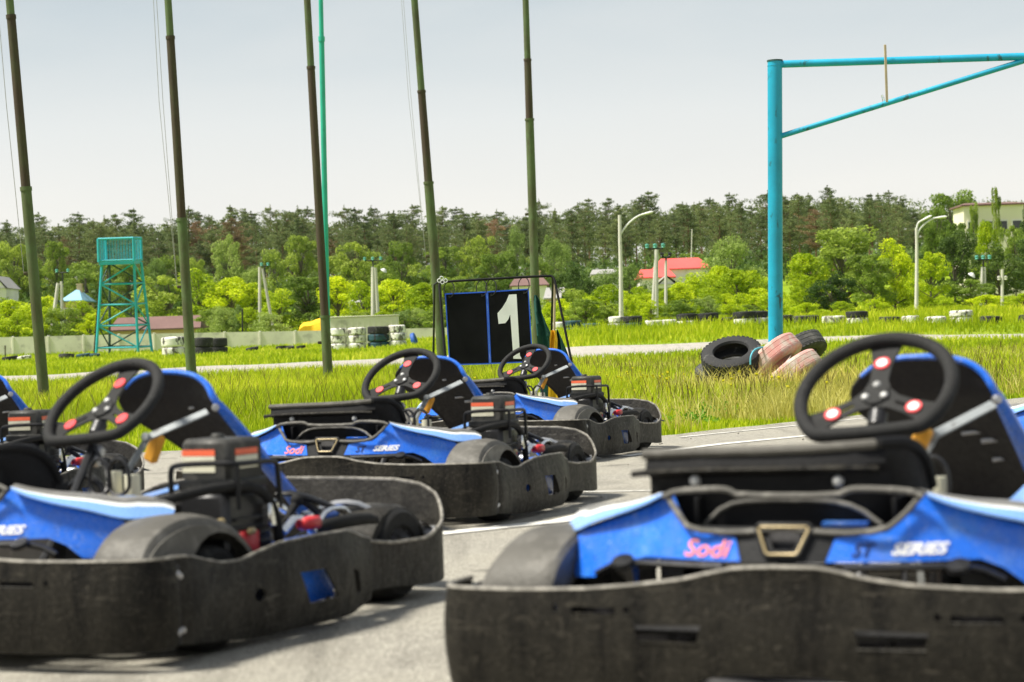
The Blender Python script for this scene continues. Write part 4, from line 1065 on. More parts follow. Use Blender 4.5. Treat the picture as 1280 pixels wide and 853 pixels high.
for i, (u, vt, D, w) in enumerate([(705, 375, 125, 46), (740, 372, 128, 50), (700, 392, 118, 34), (800, 372, 126, 46), (850, 366, 126, 60), (890, 352, 128, 66), (925, 340, 132, 66), (945, 362, 124, 52), (965, 350, 128, 44), (1010, 346, 126, 50), (830, 380, 120, 40), (770, 384, 120, 40), (760, 358, 136, 60), (725, 366, 134, 44), (870, 345, 138, 60), (905, 335, 140, 60), (850, 356, 122, 50), (800, 362, 138, 50), (890, 368, 118, 50), (945, 340, 140, 50), (815, 378, 114, 34), (690, 380, 122, 30)]):
    tree_at(DB[(i+1) % 3], u, vt, D, w, 'bright green bush on the bank behind the right tyre row', 'bush', 'bushes along the bank')
tree_at(DPp[0], 757, 346, 150, 50, 'pale green bush hiding the wall of the pale low house', 'bush')
tree_at(DB[0], 868, 350, 150, 64, 'bright bush in front of the red roofed house wall', 'bush')
tree_at(DM[1], 832, 362, 140, 40, 'mid green bush below the grey outbuilding roof', 'bush')
tree_at(DD[0], 722, 336, 140, 56, 'round dark green bush behind the right end of the number board', 'bush')
tree_at(DPp[0], 915, 306, 160, 76, 'pale green willow like tree rising right of the red roof', 'tree')
tree_at(DPp[1], 790, 334, 150, 56, 'pale green rounded tree beside the tall street lamp', 'tree')
tree_at(DPp[0], 278, 388, 162, 40, 'pale grey green shrub just above the concrete wall', 'shrub')
tree_at(DPp[1], 300, 384, 162, 34, 'feathery pale shrub above the wall next to a thin dark post', 'shrub')
tree_at(DPp[1], 690, 298, 250, 34, 'pale thin tree before the pines above the flag pole foot', 'tree')
for i, (u, vt, D, w, p, lab) in enumerate([(1055, 292, 130, 110, DM[0], 'wide yellow green tree between the blue post and the right street lamp'), (1010, 320, 128, 70, DB[1], 'bright green tree just right of the blue post'),
        (1120, 305, 132, 66, DB[0], 'bright green tree behind the right street lamp'), (1090, 322, 124, 60, DM[1], 'mid green tree left of the right street lamp'), (1165, 318, 126, 56, DB[2], 'small bright tree right of the right street lamp'),
        (1196, 294, 140, 60, DD[1], 'dark green tree below the pale house'), (1252, 312, 138, 66, DD[0], 'dark green tree at the right edge below the pale house'), (1300, 300, 140, 60, DD[1], 'dark green tree half cut off by the right edge'),
        (1040, 345, 120, 60, DD[0], 'low dark bush under the wide yellow green tree'), (1215, 350, 128, 60, DM[2], 'mid green bush behind the paired concrete poles'),
        (1250, 242, 163, 14, DM[1], 'tall thin loose tree in front of the pale house'), (1222, 262, 162, 15, DM[0], 'thin leafy tree before the left part of the pale house'), (1292, 250, 160, 26, DD[0], 'tall tree at the right edge beside the pale house'), (1238, 280, 158, 40, DB[1], 'bright tree at the foot of the pale house'), (1205, 284, 156, 34, DM[1], 'green tree below the left end of the pale house'), (1272, 284, 156, 40, DM[2], 'green tree below the right end of the pale house'), 
        (1176, 262, 200, 40, DM[2], 'mid green tree left of the pale house'), (1195, 246, 255, 70, DM[0], 'distant green tree topping the ridge behind the pale house')]):
    tree_at(p, u, vt, D, w, lab)
for i, (u, vt, D, w) in enumerate([(1180, 372, 112, 40), (1235, 374, 112, 50), (1280, 368, 112, 50), (1095, 378, 112, 40), (1010, 382, 110, 40), (1055, 384, 110, 36)]):
    tree_at(DB[i % 3], u, vt, D, w, 'low bright green bush growing behind the right tyre row', 'bush', 'low bushes behind the right tyres')

# ================================================================== TYRES
def tyre_mesh(lugs=True, R=.52, w=.26):
    b = B(); hw = w/2
    prof = [(R*.56, -hw*.75), (R*.60, -hw*.98), (R*.70, -hw*1.02), (R*.90, -hw*.95), (R*.975, -hw*.80), (R*.985, -hw*.76), (R, -hw*.55), (R*.985, -hw*.5), (R, -hw*.45), (R, -hw*.05), (R*.985, 0), (R, hw*.05), (R, hw*.45), (R*.985, hw*.5), (R, hw*.55), (R*.985, hw*.76), (R*.975, hw*.80), (R*.90, hw*.95),
            (R*.70, hw*1.02), (R*.60, hw*.98), (R*.56, hw*.75), (R*.60, hw*.6), (R*.90, hw*.5), (R*.93, 0), (R*.90, -hw*.5), (R*.60, -hw*.6), (R*.56, -hw*.75)]
    b.lathe(prof, (0, 0, 0), (0, 0, 1), 36)
    for k in range(36 if lugs else 0):
        a = 2*PI*(k+.5)/36
        for s in (-1, 1): b.box((R*.971*math.cos(a), R*.976*math.sin(a), s*hw*.78), (.035*R, .10*R, hw*.20), Matrix.Rotation(a, 3, 'Z'), .004)
    return b
TY = {}
for mt in ('tyre_black', 'tyre_grey', 'tyre_white', 'tyre_pink', 'tyre_teal', 'tyre_blue'):
    o = tyre_mesh(mt in ('tyre_black', 'tyre_grey')).build('old_tyre', mt); COL.objects.unlink(o); TY[mt] = o
def tyre(mt, loc, rot=(0, 0, 0), s=1.0, label='', group=None):
    o = TY[mt].copy(); COL.objects.link(o); o.location = loc; o.rotation_euler = rot; o.scale = (s, s, s) if not isinstance(s, tuple) else s
    o['rnd'] = random.random(); return tag(o, label, 'tyre', group)
def stack(u, D, mats, dia_px, labels, group, hpx=None, jit=.03):
    g = onground(u, D); s = dia_px*D/F/1.04; h = .26*s if hpx is None else hpx*D/F
    for i, m in enumerate(mats):
        tyre(m, (g.x+random.uniform(-jit, jit), g.y+random.uniform(-jit, jit), g.z+h*(i+.5)), (random.uniform(-.03, .03), random.uniform(-.03, .03), random.uniform(0, 6)), (s, s, h/.265), labels if isinstance(labels, str) else labels[i], group)
# near tyres round the blue post
def ori(axis):
    return Vector(axis).to_track_quat('Z', 'Y').to_euler()
Dp = 27.5
def near_tyre(mt, u, v, D, dpx, axis, lab, wf=1.0):
    o = tyre(mt, at(u, v, D), ori(axis), dpx*D/F/1.04, lab); o.scale.z *= wf; return o
near_tyre('tyre_black', 915, 448, 27.3, 77, (-.16, -.48, .86), 'big black truck tyre leaning open side up at the foot of the blue post', 1.25)
near_tyre('tyre_grey', 905, 464, 27.9, 72, (-.2, -.3, .92), 'worn dark tyre lying low under the big black tyre', 1.1)
near_tyre('tyre_pink', 967, 449, 27.4, 78, (-.62, .35, .80), 'upper pink and white painted tyre leaning on the lower pink one', 1.25)
near_tyre('tyre_pink', 992, 468, 26.9, 78, (-.60, .30, .85), 'lower pink and white painted tyre half sunk in the grass', 1.25)
near_tyre('tyre_grey', 1000, 440, 28.7, 68, (-.42, .42, .80), 'grey tyre leaning behind the pink tyres', 1.3)
b = B(); b.tube([at(938, 456, 26.8), at(938, 446, 26.8), at(942, 438, 26.9), at(950, 434.5, 27), at(960, 434, 27.2)], .012, 6, smooth=2)
tag(b.build('rope', 'rope_blue'), 'light blue rope looped over the tyres at the blue post', 'rope')
# left group
stack(217, 118, ['tyre_white', 'tyre_white'], 30, ['lower white painted tyre beside the second flag pole', 'upper white painted tyre beside the second flag pole'], None, 13)
stack(254, 116, ['tyre_black', 'tyre_black'], 24, ['lower black tyre of the pair right of the second flag pole', 'upper black tyre of the pair right of the second flag pole'], None, 12)
stack(273, 119, ['tyre_black', 'tyre_black'], 23, ['bottom black tyre of the right hand black stack near the wall', 'top black tyre of the right hand black stack near the wall'], None, 11)
for (u, v, w, m, lab) in [(12, 461, 20, 'tyre_black', 'flat black tyre in the grass by the first flag pole'), (30, 461, 18, 'tyre_white', 'pale tyre lying flat next to a black one by the first flag pole'), (83, 454, 20, 'tyre_grey', 'grey tyre lying in the grass left of the tower'), (104, 453, 18, 'tyre_teal', 'bluish tyre lying in the grass left of the tower'), (118, 452, 14, 'tyre_teal', 'small bluish tyre at the foot of the tower'),
        (315, 440, 16, 'tyre_black', 'low dark tyre half hidden in grass before the wall'), (352, 436, 15, 'tyre_black', 'dark tyre in the grass before the middle of the wall'), (361, 436, 14, 'tyre_grey', 'grey tyre touching a dark one in the grass before the wall'), (376, 434, 12, 'tyre_black', 'rightmost small dark tyre in the grass before the wall')]:
    g = onground(u, 122); tyre(m, g+Vector((0, 0, .28)), (random.uniform(-.2, .2), .1, random.random()*6), w*122/F/1.04, lab)
# middle stacks
gm = 'painted tyres stacked left of the number board'
for (u, ms, w, name) in [(423, ['tyre_white', 'tyre_white', 'tyre_white'], 22, 'first'), (446, ['tyre_white', 'tyre_white', 'tyre_white'], 23, 'second'), (473, ['tyre_teal', 'tyre_teal', 'tyre_black'], 27, 'dark third'), (497, ['tyre_white', 'tyre_white', 'tyre_white'], 22, 'fourth')]:
    stack(u, 117, ms, w, [f'{lv} tyre of the {name} stack left of the number board' for lv in ('bottom', 'middle', 'top')], gm, 9.6)
tyre('tyre_blue', at(518, 427, 116), (.3, 1.3, .2), 22*116/F/1.04, 'blue painted tyre leaning at the end of the white tyre stacks')
# right row
gr = 'tyres along the bank right of the number board'
R_ = [(700, 105, ['tyre_white', 'tyre_white'], 22, 'white'), (716, 104, ['tyre_teal', 'tyre_teal'], 24, 'blue green'), (738, 104, ['tyre_teal'], 26, 'single blue green'), (772, 103, ['tyre_white', 'tyre_white'], 22, 'white stack left of a dark stack'), (791, 102, ['tyre_teal', 'tyre_black'], 26, 'dark stack'),
      (818, 102, ['tyre_white'], 24, 'low white'), (836, 102, ['tyre_white'], 22, 'low white, second one,'), (859, 101, ['tyre_white', 'tyre_black'], 26, 'black on white stack'), (886, 101, ['tyre_black', 'tyre_black'], 27, 'black pair'), (912, 101, ['tyre_black'], 20, 'single black'),
      (932, 100, ['tyre_white', 'tyre_black'], 30, 'black on white stack near the blue post'), (983, 100, ['tyre_black'], 20, 'single black one right of the blue post'), (948, 100.5, ['tyre_white', 'tyre_black'], 26, 'black on white stack touching the blue post'), (1001, 99, ['tyre_grey'], 20, 'grey one right of the blue post'), (1017, 99, ['tyre_black'], 16, 'small black one'), (1042, 98, ['tyre_white'], 29, 'wide white one'),
      (1072, 97, ['tyre_white', 'tyre_black'], 28, 'black over white one'), (1112, 96, ['tyre_black'], 27, 'black one left of the right street lamp'), (1138, 96, ['tyre_white'], 22, 'white one at the right street lamp'), (1170, 95, ['tyre_white'], 27, 'white one right of the street lamp'),
      (1202, 95, ['tyre_white', 'tyre_white'], 29, 'white pair'), (1239, 94, ['tyre_black'], 28, 'black one near the right edge'), (1284, 94, ['tyre_black'], 20, 'black one cut by the right edge')]
for (u, D, ms, w, nm_) in R_:
    lv = ('lower', 'upper') if len(ms) == 2 else ('',)
    stack(u, D, ms, w, [' '.join(f'{l} tyre, {nm_} of the row on the bank'.split()) for l in lv], gr, 8.2 if len(ms) == 2 else 10)

# ================================================================== POLES
def flagpole(u0, v0, u1, v1, D, wpx, mats, joints, lab, rope):
    base = ground(u0, v0) if D is None else onground(u0, D); D = base.y
    top = at(u1, v1, D); d = (top-base); L = 1.35; tip = base+d*L
    e = empty('flag_pole', base, label=lab, cat='flag pole', group='flag poles along the grass')
    r0 = wpx*D/F/2; q = Vector((0, 0, 0)); dd = d*L
    rr = r0; segs = [0]+joints+[1]
    for i in range(len(segs)-1):
        a, c = dd*segs[i], dd*segs[i+1]; b = B(); b.tube([a, a.lerp(c, .5), c], [rr, rr*.97, rr*.94], 14)
        b.tube([c-dd.normalized()*.03, c+dd.normalized()*.03], rr*1.06, 14)
        b.build('pole_section', mats[i % len(mats)], e); rr *= .84
    b = B(); s = dd*.0
    hv = dd*(joints[0]*.62); b.box(hv+Vector((-r0*1.25, 0, 0)), (r0*.9, r0*.5, r0*.6), bev=r0*.15); b.build('cleat', 'pole_rust', e)
    if rope:
        b = B()
        for o in rope: b.tube([hv+Vector((-r0*1.7, 0, 0)), dd*.55+Vector((-r0*2.2-o, 0, 0)), dd*.98+Vector((-r0*2.2-o*.6, 0, 0))], .005, 5)
        b.build('halyard', 'rope', e)
    return e
flagpole(54, 520, 12, 0, 30, 14, ['pole_green', 'pole_rust', 'pole_green'], [.40, .71], 'leftmost flag pole, green foot and rusty upper part', [.0])
flagpole(239, 492, 210, 0, 37, 13, ['pole_green', 'pole_rust', 'pole_green'], [.33, .67], 'second flag pole from the left, green with a rusty upper part', [.0, .07])
flagpole(409, 480, 384, 0, 45, 12.5, ['pole_green', 'pole_rust', 'pole_green'], [.13, .61], 'third flag pole, mostly rusty, with a teal pole right behind it', [])
flagpole(553, 472, 518, 0, 52, 12.5, ['pole_green', 'pole_rust', 'pole_green'], [.38, .56], 'fourth flag pole standing behind the left side of the number board', [.0, .06])
flagpole(671, 464, 657, 0, 60, 11.5, ['pole_green', 'pole_rust'], [.50, .62], 'rightmost flag pole behind the right side of the number board', [])
e = onground(409, 50); tp = at(401, 0, 50); b = B(); dd = (tp-e)*1.3
tl = empty('teal_pole', e, label='thin teal pole close behind the third flag pole', cat='pole')
b.tube([(0, 0, 0), dd*.3, dd*.69], [.075, .07, .066], 12); b.build('lower_tube', 'pole_teal', tl)
b = B(); b.tube([dd*.69, dd], [.058, .05], 12); b.tube([dd*.685, dd*.695], .08, 12); b.build('upper_tube', 'pole_teal', tl)

# blue gantry
D = 29.5
gb = onground(967.5, D); gt = at(968.5, 77, D)
G = empty('blue_gantry', gb, label='tall turquoise steel post with a braced cantilever arm reaching right', cat='gantry')
tr = gt-gb; r0 = 9.2*D/F
b = B(); b.tube([Vector((0, 0, 0)), tr*.5, tr], r0, 24); b.tube([tr*.985, tr*.987], r0*1.03, 24); b.build('post', 'post_cyan', G)
b = B(); b.tube([tr, tr+Vector((0, 0, .02))], r0*1.08, 24); b.build('post_cap', 'tower_dark', G)
a = at(975, 80.5, D)-gb; c = at(1290, 70.5, D-.6)-gb; c2 = at(1420, 66, D-.9)-gb
b = B(); b.tube([a, c, c2], 4.6*D/F, 14); b.build('arm', 'post_cyan', G)
b = B(); b.tube([at(974, 171, D)-gb, at(1290, 73, D-.6)-gb], 3.4*D/F, 12); b.build('brace', 'post_cyan', G)
b = B(); p1, p2 = at(1108, 56, D-.35)-gb, at(1107, 128, D-.35)-gb
b.box((p1+p2)/2, (.035, .02, (p1-p2).length), bev=.003); o = b.build('batten', 'wood', None, loc=gb); tag(o, 'thin wooden batten wired to the turquoise gantry arm', 'batten')
b = B()
for v, du in ((75.5, 0), (124, -3), (126, 2)): 
    q = at(1107+du, v, D-.2)-gb; b.lathe([(.062, -.006), (.066, 0), (.062, .006)], q, (1, 0, .2), 12)
split_islands(b.build('tie_wire', 'chrome', G))

# ================================================================== NUMBER BOARD
D = 18.6
def bp(u, v, d=0): return at(u, v, D+d)
base = onground(625, D)
NB = empty('number_stand', base, label='black tube stand that holds the hanging number panels', cat='stand')
b = B(); gz = lambda u, d: onground(u, D+d)
b.tube([gz(560, -.42)-base, bp(549, 360, -.03)-base, bp(549.5, 354, 0)-base, bp(553, 352.5, 0)-base, bp(620, 348.5, 0)-base, bp(686, 345, 0)-base, bp(691, 346, 0)-base, bp(694, 352, -.03)-base, gz(727, -.42)-base], .0115, 10, smooth=1)
b.build('front_frame', 'fairing_plastic', NB)
b = B(); b.tube([gz(537, .45)-base, bp(543, 356, .03)-base, bp(548, 353, .01)-base], .011, 10); b.tube([gz(683, .45)-base, bp(691, 352, .03)-base, bp(691, 347, .01)-base], .011, 10); split_islands(b.build('back_leg', 'metal_dark', NB))
def panel(c, lab, digit):
    # c: four corner pixels TL, TR, BR, BL
    Q = [bp(*q) for q in c]; o0 = (Q[0]+Q[1]+Q[2]+Q[3])/4
    e = empty('number_sign', o0, label=lab, cat='number sign')
    def m(s, t, n=0):
        p = (Q[3]*(1-s)+Q[2]*s)*(1-t)+(Q[0]*(1-s)+Q[1]*s)*t; return p-o0+Vector((0, -n, 0))
    b = B(); b.add([m(0, 0, .009), m(1, 0, .009), m(1, 1, .009), m(0, 1, .009), m(0, 0, -.009), m(1, 0, -.009), m(1, 1, -.009), m(0, 1, -.009)], [(0, 1, 2, 3), (7, 6, 5, 4), (0, 4, 5, 1), (1, 5, 6, 2), (2, 6, 7, 3), (3, 7, 4, 0)])
    b.build('board', 'board_black', e, smooth=0)
    b = B()
    w = .028; h = .017
    for (s0, s1, t0, t1) in ((0, w, 0, 1), (1-w, 1, 0, 1), (w, 1-w, 0, h), (w, 1-w, 1-h, 1)):
        b.add([m(s0, t0, .009), m(s1, t0, .009), m(s1, t1, .009), m(s0, t1, .009), m(s0, t0, .013), m(s1, t0, .013), m(s1, t1, .013), m(s0, t1, .013)], [(0, 3, 2, 1), (4, 5, 6, 7), (0, 1, 5, 4), (1, 2, 6, 5), (2, 3, 7, 6), (3, 0, 4, 7)])
    b.build('border', 'board_blue', e, smooth=0)
    if digit:
        pol = [(.53, .05), (.52, .69), (.23, .555), (.23, .70), (.36, .80), (.50, .935), (.68, .935), (.69, .115), (.73, .06), (.745, .05)]
        pol = [(.545, .06), (.525, .665), (.475, .60), (.40, .55), (.24, .545), (.225, .69), (.34, .76), (.45, .85), (.52, .935), (.70, .935), (.70, .10), (.73, .065), (.735, .052)]
        b = B(); n = len(pol); b.prism(pol, lambda p, t: m(p[0], p[1], t), .010, .012); b.build('digit_one', 'board_white', e, smooth=0)
    b = B()
    for s in (.10, .88):
        top = m(s, 1, .012); cx = m(s, 1.02, 0)
        c0 = m(s, .955, 0)+Vector((0, 0, .062)); ring = [c0+Vector((.008*math.sin(a), .058*math.cos(a), .075*math.sin(a))) for a in [2*PI*k/20 for k in range(20)]]
        R = Matrix.Rotation(math.radians(58), 3, 'Z'); ring = [c0+R@(p-c0) for p in ring]
        b.tube(ring, .0048, 6, closed=True)
        b.lathe([(0, .004), (.006, .003), (.007, 0)], m(s, .955, .013), (0, -1, 0), 8)
    split_islands(b.build('hanging_ring', 'metal_dark', e))
panel([(556, 367), (608.5, 364.5), (612.5, 455.5), (561.5, 457)], 'plain black panel with blue border hanging at the left of the stand', False)
panel([(608.7, 364.4), (661, 361), (666.5, 453), (612.7, 455.4)], 'black panel with blue border showing a white number 1', True)
b = B()
for k, (du, dv) in enumerate(((0, 0), (4, 2), (8, 0), (3, -3))):
    c = bp(549+du, 351+dv, -.02); b.tube([c+Vector((.016*math.cos(a), -.012, .016*math.sin(a))) for a in [2*PI*i/10 for i in range(10)]], .004, 5, closed=True)
tag(b.build('cord_knot', 'board_white'), 'white cord knotted at the left end of the stand top bar', 'cord')
# flags resting against the stand
fb = onground(688, D+.25)
FL = empty('marshal_flag', fb, label='furled dark green and yellow flag on a pale stick leaning on the stand', cat='flag')
b = B(); b.tube([Vector((0, 0, 0)), at(693.5, 350, D+.2)-fb], .011, 8); b.build('stick', 'wood', FL)
def cloth(rowsp, mat, d):
    P = []
    for (v, u0, u1) in rowsp:
        P.append([at(u0+(u1-u0)*t, v, D+d+.03*math.sin(t*9+v*.07))-fb for t in np.linspace(0, 1, 13)])
    P = [r + [p+Vector((0, .006, 0)) for p in reversed(r)] + [r[0]] for r in P]
    b = B(); b.grid(P); return b.build('cloth', mat, FL)
cloth([(369, 667.5, 671), (376, 667, 675), (390, 668, 677), (405, 670, 683), (420, 671, 690), (440, 673, 700), (470, 674, 712), (505, 676, 722)], 'cloth_green', .12)
cloth([(412, 696, 697), (425, 695, 703), (440, 694, 709), (455, 694, 714), (500, 692, 722)], 'cloth_green', .32)
cloth([(413, 688.5, 695), (425, 687, 697), (440, 687, 697), (460, 686, 698), (500, 685, 699)], 'cloth_yellow', .06)

# ================================================================== TOWER
D = 138
def tower():
    g = onground(155, D); T = empty('watch_tower', g, label='turquoise lattice watch tower with railed platform behind the track', cat='tower')
    s = D/F
    feet = [(120, 447, 0), (173, 446, 0), (190.5, 444.5, 2.6), (137, 445, 2.6)]; tops = [(127.5, 330, 0), (167.5, 329, 0), (176.5, 328, 2.2), (137, 329.5, 2.2)]
    FT = [at(u, v, D+d)-g for u, v, d in feet]; TP = [at(u, v, D+d)-g for u, v, d in tops]
    for i in range(4):
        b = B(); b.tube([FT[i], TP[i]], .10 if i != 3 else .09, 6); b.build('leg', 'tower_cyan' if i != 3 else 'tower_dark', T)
    L = lambda i, t: FT[i].lerp(TP[i], t)
    lv = [.10, .335, .56, .78]
    for t in lv:
        for i in range(4):
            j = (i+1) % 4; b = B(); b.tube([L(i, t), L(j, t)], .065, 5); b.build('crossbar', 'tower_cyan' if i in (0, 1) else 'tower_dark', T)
    for k in range(4):
        t0, t1 = ([0]+lv)[k] if False else lv[k], (lv+[1.0])[k+1]
        for i in range(4):
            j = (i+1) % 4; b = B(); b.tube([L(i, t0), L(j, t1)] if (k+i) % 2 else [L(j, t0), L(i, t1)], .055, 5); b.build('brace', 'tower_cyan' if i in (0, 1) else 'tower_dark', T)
    # platform
    c = [at(123.5, 328, D-.4)-g, at(167.5, 326.5, D-.4)-g, at(177, 326, D+2.6)-g, at(133, 327.5, D+2.6)-g]; up = Vector((0, 0, 29*s))
    b = B(); b.add(c+[p-Vector((0, 0, .2)) for p in c], [(0, 1, 2, 3), (7, 6, 5, 4), (0, 4, 5, 1), (1, 5, 6, 2), (2, 6, 7, 3), (3, 7, 4, 0)]); b.build('platform', 'tower_cyan', T, smooth=0)
    for i in range(4):
        p, q = c[i], c[(i+1) % 4]; b = B()
        b.tube([p+up, q+up], .075, 5); b.tube([p+up*.06, q+up*.06], .06, 5); b.tube([p, p+up], .10, 6)
        n = 12 if i in (0, 2) else 6
        for k in range(1, n): b.tube([p.lerp(q, k/n), p.lerp(q, k/n)+up], .022, 4, cap=False)
        b.build('railing', 'tower_cyan', T)
    b = B(); l0, l1 = at(117, 446, D+1)-g, at(126, 330, D+1)-g
    for o in (0, .5):
        b.tube([l0+Vector((0, o, 0)), l1+Vector((0, o, 0))], .05, 5)
    for k in range(1, 22): p = l0.lerp(l1, k/22); b.tube([p, p+Vector((0, .5, 0))], .03, 4)
    b.build('ladder', 'pole_rust', T)
tower()

# ================================================================== WALL, SHED, HOUSES
def wall():
    e = empty('concrete_wall', onground(250, 152), label='long pale concrete panel wall behind the grass on the left', cat='wall'); o = e.location
    us = np.linspace(-160, 590, 18)
    for i in range(len(us)-1):
        d0 = 152; a, c = onground(us[i], d0), onground(us[i+1]-.6, d0)
        va, vc = [lin(u, [(-160, 424), (0, 422), (200, 417), (400, 413.5), (590, 409)]) for u in (us[i], us[i+1])]
        ta, tc = at(us[i], va, d0), at(us[i+1]-.6, vc, d0); b = B(); w = Vector((0, .16, 0)); dn = Vector((0, 0, -.5))
        vs = [a+dn, c+dn, tc, ta, a+dn+w, c+dn+w, tc+w, ta+w]; b.add([p-o for p in vs], [(0, 1, 2, 3), (7, 6, 5, 4), (3, 2, 6, 7), (0, 3, 7, 4), (1, 5, 6, 2), (0, 4, 5, 1)])
        b.box((ta-o)+Vector((-.02, .05, (a.z-ta.z)/2)), (.16, .3, ta.z-a.z+.1), bev=.02)
        b.build('wall_panel', 'concrete', e, smooth=0)
wall()
def house(u0, u1, vb, ve, vr, D, depth, wall_m, roof_m, label, wins=(), hip=.0, gable='x', name='house', over=.25, chim=None):
    a, c = at(u0, vb, D), at(u1, vb, D); g = onground((u0+u1)/2, D); x0, x1 = a.x, c.x; zb = min(g.z-.5, a.z); ze = at((u0+u1)/2, ve, D).z; zr = at((u0+u1)/2, vr, D).z
    o = Vector(((x0+x1)/2, D, g.z)); e = empty(name, o, label=label, cat=name.replace('_', ' ')); hw = (x1-x0)/2
    b = B(); zt = ze-o.z; b.box((0, depth/2, (zb-o.z+zt)/2), (2*hw, depth, zt-(zb-o.z))); 
    if gable == 'y':
        b.add([(-hw, 0.001, zt), (hw, 0.001, zt), (0, 0.001, zr-o.z-.05), (-hw, depth, zt), (hw, depth, zt), (0, depth, zr-o.z-.05)], [(0, 1, 2), (5, 4, 3), (0, 2, 5, 3), (1, 4, 5, 2)])
    b.build('walls', wall_m, e, smooth=0)
    b = B(); R = zr-o.z; ov = over; th = Vector((0, 0, .12))
    if gable == 'x': vs = [(-hw-ov, -ov, zt), (hw+ov, -ov, zt), (hw+ov-hip, depth/2, R), (-hw-ov+hip, depth/2, R), (hw+ov, depth+ov, zt), (-hw-ov, depth+ov, zt)]; fs = [(0, 1, 2, 3), (4, 5, 3, 2), (1, 4, 2), (5, 0, 3), (0, 5, 4, 1)]
    else: vs = [(-hw-ov, -ov, zt), (0, -ov, R), (hw+ov, -ov, zt), (-hw-ov, depth+ov, zt), (0, depth+ov, R), (hw+ov, depth+ov, zt)]; fs = [(0, 1, 4, 3), (1, 2, 5, 4), (0, 3, 5, 2)]
    n = len(vs); b.add([Vector(v)+th for v in vs], fs)
    if gable == 'x': b.box((0, depth/2, zt+.06), (2*(hw+ov), depth+2*ov, .12))
    rf = b.build('roof', roof_m, e, smooth=0)
    if chim is not None: b = B(); b.box((chim*hw, depth*.5, R+.1), (.6, .6, 1.2)); b.box((chim*hw, depth*.5, R+.74), (.75, .75, .12)); b.build('chimney', 'wall_tan', rf, smooth=0)
    for (fx, fz, w, h) in wins:
        b = B(); cx = -hw+2*hw*fx; cz = (zb-o.z)+(zt-(zb-o.z))*fz; b.box((cx, -.03, cz), (w+.2, .08, h+.2)); f = b.build('window', 'wall_white', e, smooth=0)
        b = B(); b.box((cx, -.075, cz), (w, .03, h)); b.build('pane', 'window_glass', f, smooth=0)
    return e
house(140, 248, 425, 413, 397, 166, 5, 'wall_tan', 'roof_brown', 'long low shed with brown corrugated roof behind the wall', name='shed', hip=.3)
house(78, 101, 388, 377, 362, 245, 8, 'wall_tan', 'roof_blue', 'small tan house with light blue roof at the left among trees', [(.35, .55, .9, 1.0)], hip=1.2, chim=.2)
house(-16, 8, 372, 362, 346, 238, 6, 'wall_white', 'roof_grey', 'white gabled house cut off by the left edge', [(.75, .6, .9, 1.2)], gable='y')
house(822, 888, 352, 337, 322, 212, 9, 'wall_white', 'roof_red', 'house with wide red roof behind the trees', [(.9, .4, 1, 1.1)], hip=1.0)
house(822, 846, 362, 357, 346, 196, 5, 'wall_white', 'roof_grey', 'small grey roofed outbuilding below the red roof', gable='y', name='outbuilding')
house(800, 842, 354, 348, 337, 206, 5, 'wall_white', 'roof_red', 'lower red roofed annex left of the big red roof', name='annex', hip=.5)
house(640, 684, 366, 358, 347, 215, 7, 'wall_white', 'roof_brown', 'brown roofed house behind the top bar of the number stand', [(.3, .4, 1, 1)], hip=.6, chim=.5)
house(684, 708, 398, 374, 360, 190, 6, 'wall_tan', 'roof_grey', 'tan house with grey roof right of the number board', [(.4, .6, .9, 1.1)], hip=.3)
house(742, 772, 352, 344, 337, 205, 6, 'wall_white', 'roof_grey', 'pale low house just left of the tall street lamp', hip=.3)
house(436, 452, 392, 384, 376, 215, 5, 'wall_white', 'roof_grey', 'pale roofed house showing between the bright bushes', hip=.2)
house(1206, 1281, 306, 257, 253, 168, 4, 'wall_cream', 'roof_brown', 'cream two storey house on the hill behind trees at the right', [(.14, .78, .7, .9), (.40, .78, .7, .9), (.64, .78, .7, .9), (.88, .78, .7, .9), (.45, .4, .7, .9)], hip=.8)
# grey container/slab behind the tyre stacks, yellow cover
a, c = at(411, 411, 130), at(497, 411, 130); t = at(454, 396, 130); b = B()
cc = Vector(((a.x+c.x)/2, 131, 0)); gz_ = tz(cc.x, 131)
b.box((0, 0, (t.z-gz_)/2), (c.x-a.x, 1.8, t.z-gz_), bev=.05); b.box((0, 0, t.z-gz_+.03), (c.x-a.x+.1, 1.95, .06), bev=.02)
for k in range(1, 12): b.box((a.x-cc.x+(c.x-a.x)*k/12, -.92, (t.z-gz_)/2), (.05, .05, t.z-gz_-.1))
CB = b.build('storage_bin', 'concrete', None, loc=(cc.x, cc.y, gz_)); tag(CB, 'long pale grey bin behind the painted tyre stacks', 'bin')
g = onground(392, 160); P = []
for (u, v) in ((373, 411), (374.5, 407), (379, 403), (388, 402), (394, 399.5), (400, 397.5), (409, 397), (416, 399), (418, 411)):
    p = at(u, v, 158)-g; P.append([Vector((p.x, -2, -0.1)), Vector((p.x, -2, p.z*.8)), Vector((p.x, -1.4, p.z)), Vector((p.x, .6, p.z)), Vector((p.x, 1.2, p.z*.8)), Vector((p.x, 1.2, -.1))])
b = B(); b.grid(P); b.add(P[0], [tuple(range(6))]); b.add(P[-1], [tuple(range(6))]); tag(b.build('yellow_cover', 'cloth_yellow', None, loc=g, smooth=60), 'yellow orange curved cover showing above the concrete wall', 'cover')

